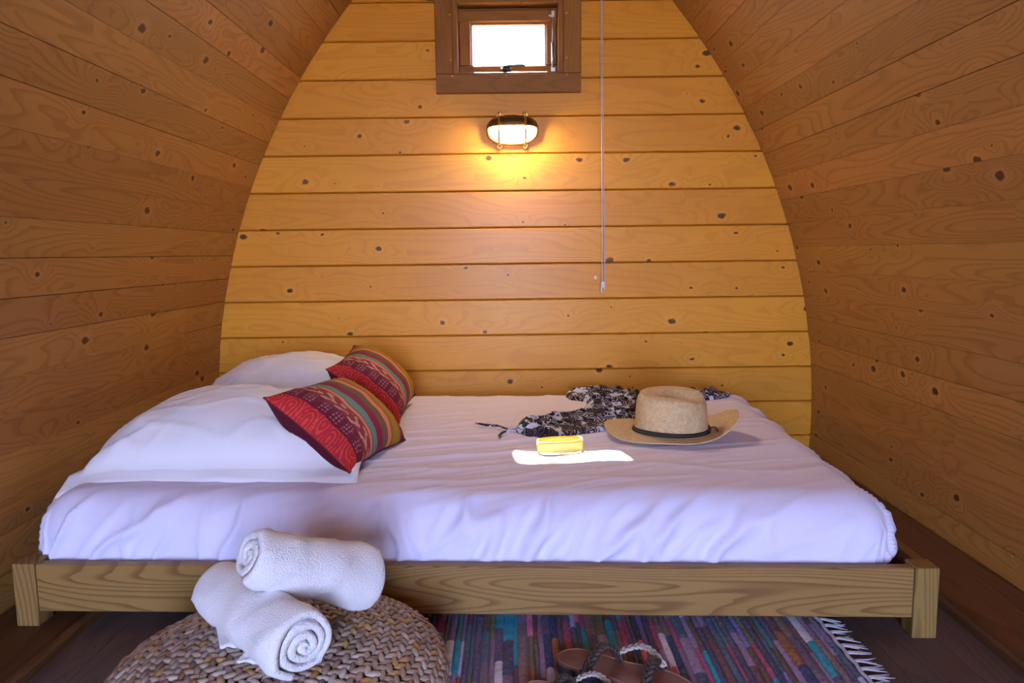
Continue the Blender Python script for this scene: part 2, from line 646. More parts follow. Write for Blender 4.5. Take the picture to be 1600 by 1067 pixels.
# ------------------------------------------------------------------ window
def window():
    w = empty('window_1', (0, YB, 1.58))
    tag(w, 'small brown framed window high in the gable wall', None, None, 'structure')
    inv = Matrix.Translation((0, -YB, -1.58))

    def bd(name, x0, x1, z0, z1, y0, y1, mat=M_CASE, c=0.003, parent=w):
        """board standing in the wall plane; the grain runs along its long side"""
        L, H = x1 - x0, z1 - z0
        T = y1 - y0
        horiz = L >= H
        me = board_mesh(name, L if horiz else H, H if horiz else L, T, c, mat)
        cx, cz = (x0 + x1) / 2, (z0 + z1) / 2
        if horiz:
            mt = Matrix(((1, 0, 0, cx), (0, 0, -1, y0), (0, 1, 0, cz), (0, 0, 0, 1)))
        else:
            mt = Matrix(((0, -1, 0, cx), (0, 0, -1, y0), (1, 0, 0, cz), (0, 0, 0, 1)))
        o = obj(name, me, parent)
        o.matrix_local = inv @ mt
        return o
    f = YB - 0.024
    bd('casing_board', -0.309, 0.306, 1.580, 1.659, f, YB - 0.001)
    bd('casing_board', -0.309, -0.236, 1.6600, 1.962, f + 0.001, YB - 0.001)
    bd('casing_board', 0.232, 0.306, 1.6600, 1.962, f + 0.001, YB - 0.001)
    bd('casing_board', -0.340, 0.337, 1.963, 2.035, f - 0.008, YB - 0.001)
    # jamb lining
    bd('jamb', -0.237, -0.213, 1.664, 1.955, f + 0.004, YB + 0.085)
    bd('jamb', 0.208, 0.232, 1.664, 1.955, f + 0.004, YB + 0.085)
    bd('jamb', -0.237, 0.232, 1.944, 1.963, f + 0.006, YB + 0.085)
    bd('sill', -0.237, 0.232, 1.654, 1.666, f + 0.004, YB + 0.085)
    # sash
    s0, s1 = YB + 0.018, YB + 0.052
    sash = bd('sash_rail', -0.211, 0.206, 1.668, 1.703, s0, s1, c=0.005)
    bd('sash_rail', -0.211, 0.206, 1.880, 1.930, s0, s1, c=0.005)
    bd('sash_stile', -0.211, -0.160, 1.704, 1.879, s0, s1, c=0.005)
    bd('sash_stile', 0.160, 0.206, 1.704, 1.879, s0, s1, c=0.005)
    bd('stop', -0.237, 0.232, 1.915, 1.950, s1 + 0.001, s1 + 0.02)
    bd('stop', -0.237, 0.232, 1.664, 1.690, s1 + 0.001, s1 + 0.02)
    bd('stop', -0.237, -0.190, 1.690, 1.915, s1 + 0.001, s1 + 0.02)
    bd('stop', 0.185, 0.232, 1.690, 1.915, s1 + 0.001, s1 + 0.02)
    b0 = s0 + 0.010
    bd('glazing_bead', -0.1655, 0.166, 1.698, 1.7075, b0, s1 - 0.004, c=0.003)
    bd('glazing_bead', -0.1655, 0.166, 1.8705, 1.885, b0, s1 - 0.004, c=0.003)
    bd('glazing_bead', -0.1655, -0.154, 1.7075, 1.8705, b0, s1 - 0.004, c=0.003)
    bd('glazing_bead', 0.1545, 0.166, 1.7075, 1.8705, b0, s1 - 0.004, c=0.003)
    gm, nt, bs = newmat('window_glass')
    nt.nodes.remove(bs)
    tr, gl, mx, lw = nd(nt, 'ShaderNodeBsdfTransparent'), nd(nt, 'ShaderNodeBsdfGlossy'), nd(nt, 'ShaderNodeMixShader'), nd(nt, 'ShaderNodeValue')
    gl.inputs['Roughness'].default_value = 0.03
    lw.outputs[0].default_value = 0.06
    nt.links.new(lw.outputs[0], mx.inputs[0])
    nt.links.new(tr.outputs[0], mx.inputs[1])
    nt.links.new(gl.outputs[0], mx.inputs[2])
    nt.links.new(mx.outputs[0], nt.nodes['Material Output'].inputs[0])
    o = obj('pane', mesh('pane', *box_geo(-0.158, 0.158, 0.038, 0.042, 0.124, 0.294), gm), w)
    # screws
    for (sx, sz) in ((-0.246, 1.90), (-0.245, 1.716), (0.245, 1.90), (0.245, 1.720), (-0.24, 1.650), (-0.011, 1.651), (0.246, 1.651)):
        V, F = [], []
        prof = [(0.0001, -0.0022), (0.0022, -0.002), (0.0036, -0.0008), (0.004, 0.001)]
        for r_, y_ in prof:
            for k in range(10):
                V.append((sx + r_ * math.cos(k * PI / 5), f - YB + y_, sz - 1.58 + r_ * math.sin(k * PI / 5)))
        obj('screw', mesh('screw', V, grid_faces(4, 10, True), M_BRASS, True), w)
    # handle
    h = obj('handle', mesh('handle', *join([
        box_geo(-0.036, 0.010, -0.002, 0.018, 0.094, 0.108, 0.003),
        tube_geo([(-0.018, -0.004, 0.101), (-0.018, -0.020, 0.104)], 0.009, 10),
        tube_geo([(-0.026, -0.020, 0.103), (-0.010, -0.023, 0.107), (0.02, -0.025, 0.109), (0.055, -0.025, 0.110), (0.068, -0.024, 0.109)], [0.006, 0.0075, 0.006, 0.0055, 0.004], 10)]), M_BLACK, True), w)
    tag(h, 'black window lever')
    obj('handle_screw', mesh('handle_screw', *tube_geo([(-0.031, -0.003, 0.100), (-0.031, -0.0045, 0.100)], 0.0025, 8), M_STEEL), h)
    obj('latch_plate', mesh('latch_plate', *box_geo(-0.006, 0.040, 0.002, 0.0185, 0.087, 0.0935, 0.002), M_BRASS), h)
    # gas stay on the right
    s = obj('stay', mesh('stay', *join([
        tube_geo([(0.187, 0.006, 0.095), (0.187, 0.006, 0.210)], 0.0055, 12),
        tube_geo([(0.187, 0.006, 0.205), (0.189, 0.006, 0.318)], 0.0020, 8)]), M_STEEL, True), w)
    obj('stay_bracket', mesh('stay_bracket', *box_geo(0.180, 0.2, -0.002, 0.012, 0.088, 0.108, 0.003), M_STEEL), s)
    obj('stay_bracket', mesh('stay_bracket', *join([box_geo(0.181, 0.198, -0.001, 0.012, 0.312, 0.340, 0.003), tube_geo([(0.181, 0.0, 0.318), (0.172, 0.0, 0.318)], 0.004, 8)]), M_STEEL), s)
    return w


window()


# ------------------------------------------------------------------ bulkhead lamp
def lamp():
    cx, cz = 0.0125, 1.425
    L = empty('bulkhead_lamp', (cx, YB, cz))
    tag(L, 'lit oval brass bulkhead lamp with dark eyelid hood on the gable wall below the window', 'wall lamp')
    a, b = 0.108, 0.060

    def sup(t, s=1.0, e=2.5):
        c, q = math.cos(t), math.sin(t)
        return (s * a * math.copysign(abs(c) ** (2 / e), c), s * b * math.copysign(abs(q) ** (2 / e), q))
    N = 72
    # back plate rim: ring with depth
    V = []
    prof = [(1.05, -0.001), (1.05, -0.020), (1.02, -0.027), (0.90, -0.027), (0.865, -0.012), (0.865, -0.001)]
    for s, y in prof:
        for k in range(N):
            x, z = sup(2 * PI * k / N, s)
            V.append((x, y, z))
    F = grid_faces(len(prof), N, True)
    rim = obj('rim', mesh('rim', V, F, M_BRASS, True), L)
    for sx in (-0.056, 0.054):
        for sz in (-1, 1):
            V, F = [], []
            n = 16
            pr = [(0.014, 0.0), (0.014, -0.012), (0.0115, -0.015), (0.0055, -0.014), (0.005, -0.007)]
            for r_, y_ in pr:
                for k in range(n):
                    V.append((sx + r_ * math.cos(2 * PI * k / n), y_, sz * 0.064 + r_ * math.sin(2 * PI * k / n) * 1.05))
            F = grid_faces(len(pr), n, True)
            F.append(tuple(range((len(pr) - 1) * n, len(pr) * n)))
            obj('lug', mesh('lug', V, F, M_BRASS, True), L)
    # glass dome, lit from inside
    gm, nt, bs = newmat('lit_glass')
    bs.inputs['Base Color'].default_value = (0.9, 0.85, 0.7, 1)
    bs.inputs['Emission Color'].default_value = (1.0, 0.77, 0.48, 1)
    bs.inputs['Emission Strength'].default_value = 150.0
    V, n = [], 12
    for i in range(n + 1):
        ph = PI / 2 * i / n
        for k in range(N):
            x, z = sup(2 * PI * k / N, 0.86 * max(math.cos(ph) ** 0.7, 0.001))
            V.append((x, -0.010 - 0.080 * math.sin(ph), z))
    g = obj('glass', mesh('glass', V, grid_faces(n + 1, N, True), gm, True), L)
    tag(g, 'glowing frosted glass')
    # eyelid hood over the upper half
    V, F = [], []
    n1, n2 = 14, 32
    for lay, sc in ((0, 1.0), (1, 0.965)):
        for i in range(n1 + 1):
            ph = PI / 2 * i / n1
            for k in range(n2 + 1):
                th = PI * k / n2
                s = 1.0 * sc * max(math.cos(ph) ** 0.62, 0.002)
                x, z = sup(th, s)
                zz = 0.006 + z * 0.92
                V.append((x, -0.012 - 0.098 * sc * math.sin(ph), zz))
    q = (n1 + 1) * (n2 + 1)
    F = grid_faces(n1 + 1, n2 + 1) + grid_faces(n1 + 1, n2 + 1, flip=True, off=q)
    h = obj('hood', mesh('hood', V, F, M_BRONZE, True), L)
    tag(h, 'dark bronze eyelid hood')
    for sx in (-0.056, 0.054):
        pts = []
        for i in range(17):
            t = PI * i / 16
            pts.append((sx, -0.016 - 0.104 * abs(math.sin(t)) ** 0.6, 0.064 * math.cos(t)))
        obj('guard_bar', mesh('guard_bar', *tube_geo(pts, 0.0046, 8), M_BRASS, True), L)


lamp()


# ------------------------------------------------------------------ cord
def cord():
    L = empty('pull_cord', (0.39, YB - 0.05, 1.0))
    tag(L, 'white beaded blind cord loop hanging down the gable wall', 'cord')
    for sx, sp in ((-0.0046, -1), (0.0046, 1)):
        pts, rad = [], []
        n = 1000
        for i in range(n + 1):
            t = i / n
            z = -0.225 + t * 1.43
            x = 0.014 * (1 - t) - 0.004 + sx * (0.55 + 0.45 * math.cos(t * 2.2)) + 0.0008 * math.sin(t * 9 + sp)
            pts.append((x, 0.012 * t * sp * 0.2, z))
            rad.append(0.0027 if i % 4 < 2 else 0.0018)
        obj('strand', mesh('strand', *tube_geo(pts, rad, 6), M_CORDBEAD, True), L)
    V, F = join([box_geo(-0.001, 0.017, -0.006, 0.006, -0.252, -0.224, 0.003), box_geo(-0.002, 0.005, -0.005, 0.005, -0.272, -0.250, 0.002), box_geo(0.010, 0.017, -0.005, 0.005, -0.262, -0.250, 0.002)])
    obj('connector', mesh('connector', V, F, M_WHITE_PLASTIC), L)
    h = obj('wall_hook', mesh('wall_hook', *join([box_geo(-0.005, 0.005, -0.008, 0.0, -0.008, 0.008, 0.002), tube_geo([(0.002, -0.006, -0.004), (0.003, -0.014, -0.005), (0.003, -0.015, 0.003)], 0.0025, 8)]), M_WHITE_PLASTIC), None, None, (0.371, YB + 0.0005, 0.792))
    tag(h, 'tiny white hook on the gable wall left of the cord end', 'hook')


cord()

# ------------------------------------------------------------------ bed frame
BED_O, BED_A = Vector((-1.218, 1.705, 0.0)), math.radians(-2.25)
BL, BD = 2.20, 1.45
Z0R, Z1R = 0.048, 0.168


def bed():
    B = empty('bed_frame', BED_O, BED_A)
    tag(B, 'low pine bed frame with square corner posts under the mattress', 'bed frame')

    def rail(name, L, H, T, mt):
        me = board_mesh(name, L, H, T, 0.003, M_BED)
        o = obj(name, me, B)
        o.matrix_local = mt
        return o
    zc = (Z0R + Z1R) / 2
    # local board: X length, Y height, Z outward face
    rail('rail', BL - 0.112, Z1R - Z0R, 0.026, Matrix(((1, 0, 0, BL / 2), (0, 0, -1, 0.006), (0, 1, 0, zc), (0, 0, 0, 1))))
    rail('rail', BL - 0.112, Z1R - Z0R, 0.026, Matrix(((-1, 0, 0, BL / 2), (0, 0, 1, BD - 0.006), (0, 1, 0, zc), (0, 0, 0, 1))))
    rail('rail', BD - 0.112, Z1R - Z0R, 0.026, Matrix(((0, 0, -1, 0.004), (-1, 0, 0, BD / 2), (0, 1, 0, zc), (0, 0, 0, 1))))
    rail('rail', BD - 0.112, Z1R - Z0R, 0.026, Matrix(((0, 0, 1, BL - 0.004), (1, 0, 0, BD / 2), (0, 1, 0, zc), (0, 0, 0, 1))))
    for (x0, y0) in ((0, 0), (BL - 0.055, 0), (0, BD - 0.055), (BL - 0.055, BD - 0.055)):
        zb = LEDGE_Z + 0.0005 if x0 == 0 else 0.0005
        H = 0.1715 - zb
        V, F = box_geo(-H / 2, H / 2, -0.0275, 0.0275, -0.0275, 0.0275, 0.002)
        o = obj('post', mesh('post', V, F, M_BED), B)
        o.matrix_local = Matrix(((0, -1, 0, x0 + 0.0275), (0, 0, -1, y0 + 0.0275), (1, 0, 0, zb + H / 2), (0, 0, 0, 1)))
    sl = board_mesh('slat', BD - 0.07, 0.09, 0.018, 0.002, M_BED)
    for i in range(12):
        o = obj('slat', sl, B)
        o.matrix_local = Matrix(((0, -1, 0, 0.12 + i * 0.178), (1, 0, 0, BD / 2), (0, 0, 1, 0.099), (0, 0, 0, 1)))
    return B


bed()


# ------------------------------------------------------------------ mattress in its white sheet
ZT = 0.312


def mattress():
    U, Vd, r = 2.160, 1.405, 0.105
    straight = 0.115
    h = PI / 2 * r + straight + 0.03
    st = 0.0088
    iu, iv = U - 2 * r, Vd - 2 * r
    A = np.arange(-h, iu + h + 1e-6, st)
    Bq = np.arange(-h, iv + h + 1e-6, st)
    a, b = np.meshgrid(A, Bq, indexing='ij')
    ca, cb = np.clip(a, 0, iu), np.clip(b, 0, iv)
    ea, eb = a - ca, b - cb
    e = np.maximum(np.abs(ea), np.abs(eb))
    d = np.maximum(np.hypot(ea, eb), 1e-9)
    dx, dy = ea / d, eb / d
    arc = np.minimum(e, PI / 2 * r)
    o = r * np.sin(arc / r)
    drop = r * (1 - np.cos(arc / r))
    s2 = np.clip(e - PI / 2 * r, 0, None)
    drop += np.minimum(s2, straight)
    o += 0.006 * np.sin(np.clip(s2 / straight, 0, 1) * PI) - 0.050 * sstep(straight * 0.40, straight + 0.02, s2)
    P = np.stack([ca + dx * o + r, cb + dy * o + r, ZT - drop], -1)
    # relief of the sheet
    top = 1 - sstep(0.0, PI / 2 * r, e)
    front = sstep(0.02, 0.12, -eb) * (np.abs(ea) < 1e-6)
    fr2 = sstep(0.0, 0.10, e)
    amp = 0.005 * pn(a * 2.1, b * 2.3, 1) * top
    # long soft pulls across the top, fanning out from the left
    ph = np.radians(22.0)
    al, pe = a * np.cos(ph) + b * np.sin(ph), -a * np.sin(ph) + b * np.cos(ph)
    wl = (0.25 + 0.75 * np.exp(-((a - 0.85) / 0.55) ** 2)) * (0.25 + 0.75 * np.exp(-((b - 0.25) / 0.45) ** 2))
    pe2 = pe + 0.02 * pn(al * 4, pe * 4, 6)
    amp += 0.0075 * (crease(al * 1.6, pe2 * 9, 2, 2.5) - 0.4) * wl * (top + 0.5 * fr2)
    amp += 0.0040 * crease(al * 2.3, pe2 * 17, 3, 3.0) * wl
    # a few pressed fold lines on the right part
    amp += 0.0035 * crease(a * 1.2 + 3, b * 3.5, 8, 7.0) * sstep(1.1, 1.5, a) * top
    # side creases, leaning to the right as they rise
    lean = 0.75 * (0.4 + 0.6 * sstep(0.7, 1.3, a))
    side = np.where(np.abs(eb) >= np.abs(ea), a - lean * eb * np.sign(-eb) * -1, b)
    dn = np.where(np.abs(eb) >= np.abs(ea), -np.abs(eb), -np.abs(ea))
    cc = np.where(np.abs(eb) >= np.abs(ea), a, b) - lean * dn
    cc = cc + 0.012 * pn(side * 8, dn * 14, 12)
    mod = 0.45 + 0.55 * sstep(-0.25, 0.45, pn(side * 1.7, dn * 1.5, 5))
    mod = mod * (0.45 + 0.55 * sstep(0.05, 0.2, e)) * (1 + 0.5 * np.exp(-((a - 0.3) / 0.35) ** 2))
    amp += fr2 * mod * 0.042 * (crease(cc * 6.0, dn * 2.6, 14, 4.5) - 0.25)
    amp += fr2 * mod * 0.020 * (crease(cc * 11, dn * 3.5, 15, 4.0) - 0.2)
    amp += sstep(0.14, 0.25, e) * 0.006 * pn(side * 14, dn * 6, 16)
    amp = np.where(e > 0.02, np.clip(amp, -0.03, 0.014), amp) * (1 - sstep(0.195, 0.235, e))
    P = displaced(P, amp)
    n, m = a.shape
    me = mesh('mattress', P.reshape(-1, 3), grid_faces(n, m), M_SHEET, True)
    o = obj('mattress', me, None, None, BED_O + Matrix.Rotation(BED_A, 3, 'Z') @ Vector((-0.012, 0.054, 0)), (0, 0, BED_A))
    tag(o, 'mattress wrapped in a creased white sheet on the low pine bed frame', 'mattress')
    # closed underside
    rim = []
    return o


mattress()


def bedp(u, v, z=0.0):
    """bed-frame coordinates to world"""
    return BED_O + Matrix.Rotation(BED_A, 3, 'Z') @ Vector((u, v, z))


# ------------------------------------------------------------------ pillows
def pillow(name, w, d, hgt, flange, seed, label, loc, rz, droop_l=0.0, droop_f=0.0, tilt=(0, 0)):
    n, m = 110, 84
    s = np.linspace(-1, 1, n)
    t = np.linspace(-1, 1, m)
    S, T = np.meshgrid(s, t, indexing='ij')
    X = S * (w / 2)
    Y = T * (d / 2)
    # sides pull in a little between the corners
    X = X * (1 - 0.045 * (1 - T ** 2) * np.abs(S) ** 3)
    Y = Y * (1 - 0.05 * (1 - S ** 2) * np.abs(T) ** 3)
    fx, fy = 1 - 2 * flange / w, 1 - 2 * flange / d
    a = np.clip(np.abs(S) / fx, 0, 1)
    b = np.clip(np.abs(T) / fy, 0, 1)
    prof = np.clip((1 - a ** 2.6), 0, 1) ** 0.62 * np.clip((1 - b ** 2.6), 0, 1) ** 0.62
    lump = 1 + 0.07 * pn(S * 1.6, T * 1.6, seed) + 0.03 * pn(S * 4, T * 4, seed + 1)
    up = hgt * prof * lump
    lo = 0.16 * hgt * prof
    rad = np.hypot(S, T)
    ang = np.arctan2(T, S)
    cor = sstep(0.55, 1.15, rad)
    wr = 0.018 * crease(ang * 4.0 + 0.5 * rad, rad * 1.2, seed + 3, 3.0) * cor
    wr += 0.014 * crease(S * 2.2 + T, T * 3 - S * 0.6, seed + 4, 4.0) * (0.4 + 0.6 * cor)
    wr *= np.clip(prof * 4, 0.1, 1)
    base = 0.008 + 0.010 * pn(S * 3, T * 3, seed + 7) * sstep(0.8, 1.0, np.maximum(np.abs(S), np.abs(T)))
    edge = np.maximum(np.abs(S), np.abs(T))
    zf = 0.055 * (1 - sstep(0.55, 1.0, edge))
    Zt = base + 0.012 + up + wr + 0.012 * (1 - edge)
    Zb = base - lo
    seam = np.exp(-((a - 1) / 0.012) ** 2) * (b < 1) + np.exp(-((b - 1) / 0.015) ** 2) * (a < 1)
    Zt -= 0.0

    def bend(Z):
        Z = Z - droop_l * np.clip(-S - 0.62, 0, None) ** 1.6 * 2.2
        Z = Z - droop_f * np.clip(-T - 0.80, 0, None) * 3.0
        return Z
    th = 0.006 * (1 - sstep(0.985, 1.0, edge))
    Zt, Zb = bend(np.maximum(Zt, Zb + th)), bend(Zb)
    Zt = np.where(edge >= 0.9999, Zb, Zt)
    V = np.concatenate([np.stack([X, Y, Zt], -1).reshape(-1, 3), np.stack([X, Y, Zb], -1).reshape(-1, 3)])
    F = grid_faces(n, m) + grid_faces(n, m, flip=True, off=n * m)
    o = obj(name, mesh(name, V, F, M_PILLOW, True), None, None, loc, (tilt[0], tilt[1], rz))
    tag(o, label, 'pillow', 'white pillows at the head of the bed')
    return o


pillow('pillow', 0.81, 0.58, 0.150, 0.045, 21, 'front white pillow with a flat flange hanging over the mattress edge', (-0.808, 2.160, ZT + 0.018), math.radians(-1.0), droop_l=0.085, droop_f=0.06)
pillow('pillow', 0.74, 0.56, 0.175, 0.040, 31, 'rear white pillow against the gable wall, half hidden by the front one', (-0.825, 2.765, ZT + 0.016), math.radians(-2.0), droop_l=0.15)

# ------------------------------------------------------------------ striped cushions


def cushion_material():
    m, nt, bs = newmat('striped_cloth')
    g = G(nt)
    tc = nd(nt, 'ShaderNodeTexCoord')
    x, y, z = g.sep(tc.outputs['Object'])
    f = g.m('ADD', g.m('MULTIPLY', y, 1.0 / 0.42), 0.5)
    red, maroon, brick = (0.46, 0.018, 0.026), (0.135, 0.010, 0.030), (0.27, 0.030, 0.045)
    peach, turq, mag = (0.66, 0.27, 0.15), (0.13, 0.32, 0.28), (0.24, 0.010, 0.062)
    olbr, orange, olive = (0.15, 0.092, 0.060), (0.46, 0.10, 0.035), (0.32, 0.25, 0.018)
    st = [(0.0, red), (0.085, maroon), (0.190, brick), (0.305, orange), (0.320, peach), (0.350, brick), (0.362, turq), (0.445, mag), (0.540, olbr),
          (0.635, peach), (0.695, orange), (0.735, olive), (0.850, orange), (0.885, maroon)]
    base = g.ramp(f, st, 'CONSTANT')

    def band(a, b):
        return g.m('MULTIPLY', g.m('GREATER_THAN', f, a), g.m('LESS_THAN', f, b))
    # flowers on the red band: rings round voronoi points
    v1 = g.voro(g.xyz(g.m('MULTIPLY', x, 20.0), g.m('MULTIPLY', y, 20.0)), 1.0, rnd=0.6)
    petals = g.m('SINE', g.m('MULTIPLY', v1['Distance'], 34.0))
    n1 = g.noise(tc.outputs['Object'], 70.0, 2.0)
    fl = g.m('MULTIPLY', g.ss(g.m('ADD', petals, g.m('MULTIPLY', g.m('SUBTRACT', n1, 0.5), 3.0)), 0.35, 0.8), band(-1.0, 0.085))
    col = g.mix(g.m('MULTIPLY', fl, 0.75), base, (0.62, 0.085, 0.055))
    # dotted motifs on the maroon band
    v2 = g.voro(g.xyz(g.m('MULTIPLY', x, 95.0), g.m('MULTIPLY', y, 95.0)), 1.0, rnd=0.3)
    cl = g.m('LESS_THAN', g.m('ABSOLUTE', g.m('SUBTRACT', g.m('FRACT', g.m('MULTIPLY', x, 22.0)), 0.5)), 0.34)
    dots = g.m('MULTIPLY', g.m('MULTIPLY', g.m('LESS_THAN', v2['Distance'], 0.33), cl), band(0.100, 0.178))
    col = g.mix(g.m('MULTIPLY', dots, 0.55), col, (0.46, 0.25, 0.28))
    # pale scroll on the brick band
    wv = g.m('SINE', g.m('ADD', g.m('MULTIPLY', x, 130.0), g.m('MULTIPLY', g.m('SINE', g.m('MULTIPLY', y, 190.0)), 1.8)))
    n2 = g.noise(tc.outputs['Object'], 55.0, 3.0)
    sc = g.m('MULTIPLY', g.ss(g.m('ADD', wv, g.m('MULTIPLY', g.m('SUBTRACT', n2, 0.5), 4.0)), 0.1, 0.5), band(0.200, 0.297))
    col = g.mix(g.m('MULTIPLY', sc, 0.8), col, (0.58, 0.36, 0.29))
    # little zigzag on the turquoise band
    zg = g.m('MULTIPLY', g.ss(g.m('SINE', g.m('ADD', g.m('MULTIPLY', x, 420.0), g.m('MULTIPLY', y, 600.0))), 0.1, 0.5), band(0.372, 0.438))
    col = g.mix(g.m('MULTIPLY', zg, 0.5), col, (0.05, 0.13, 0.14))
    # plain maroon back
    col = g.mix(g.m('LESS_THAN', z, 0.0), col, (0.085, 0.006, 0.018))
    nt.links.new(col, bs.inputs['Base Color'])
    bs.inputs['Roughness'].default_value = 0.75
    bs.inputs['Specular IOR Level'].default_value = 0.2
    wv2 = g.noise(tc.outputs['Object'], 500.0, 1.0)
    nt.links.new(g.bump(wv2, 0.3, 0.0006), bs.inputs['Normal'])
    return m


M_CUSH = cushion_material()


def cushion(label, c, ax, ay, w, d, thick, seed):
    n, m = 70, 84
    s, t = np.linspace(-1, 1, n), np.linspace(-1, 1, m)
    S, T = np.meshgrid(s, t, indexing='ij')
    X = S * (w / 2) * (1 - 0.09 * (1 - T ** 2) * np.abs(S) ** 2)
    Y = T * (d / 2) * (1 - 0.07 * (1 - S ** 2) * np.abs(T) ** 2)
    prof = np.clip(1 - np.abs(S) ** 2.3, 0, 1) ** 0.6 * np.clip(1 - np.abs(T) ** 4.5, 0, 1) ** 0.6
    Z = thick / 2 * prof
    rad = np.hypot(S, T)
    wr = 0.004 * pn(S * 3, T * 3, seed) * prof + 0.004 * crease(np.arctan2(T, S) * 5, rad, seed + 1, 3.0) * sstep(0.6, 1.1, rad) * np.clip(prof * 3, 0, 1)
    V = np.concatenate([np.stack([X, Y, Z + wr], -1).reshape(-1, 3), np.stack([X, Y, -Z * 0.95], -1).reshape(-1, 3)])
    F = grid_faces(n, m) + grid_faces(n, m, flip=True, off=n * m)
    o = obj('cushion', mesh('cushion', V, F, M_CUSH, True))
    ax = Vector(ax).normalized()
    ay = Vector(ay)
    ay = (ay - ax * ay.dot(ax)).normalized()
    az = ax.cross(ay)
    o.matrix_world = Matrix(((ax.x, ay.x, az.x, c[0]), (ax.y, ay.y, az.y, c[1]), (ax.z, ay.z, az.z, c[2]), (0, 0, 0, 1)))
    tag(o, label, 'cushion', 'striped cushions on the bed')
    # seam piping round the edge
    pts = []
    for k in range(n): pts.append((X[k, 0], Y[k, 0], 0))
    for k in range(1, m): pts.append((X[-1, k], Y[-1, k], 0))
    for k in range(n - 2, -1, -1): pts.append((X[k, -1], Y[k, -1], 0))
    for k in range(m - 2, -1, -1): pts.append((X[0, k], Y[0, k], 0))
    obj('seam', mesh('seam', *tube_geo(pts, 0.0022, 6), plain('maroon_seam', (0.10, 0.008, 0.02), 0.8, noise=0.2), True), o)
    return o


cushion('front striped cushion with a red floral band leaning on the front pillow', (-0.505, 2.12, ZT + 0.108), (0.215, -0.055, -0.175), (0.04, 0.41, 0.015), 0.31, 0.43, 0.165, 41)
cushion('rear striped cushion near the gable wall, partly behind the other striped cushion', (-0.505, 2.66, ZT + 0.125), (0.215, 0.01, -0.185), (0.0, 0.43, 0.03), 0.31, 0.43, 0.165, 51)

# ------------------------------------------------------------------ scarf


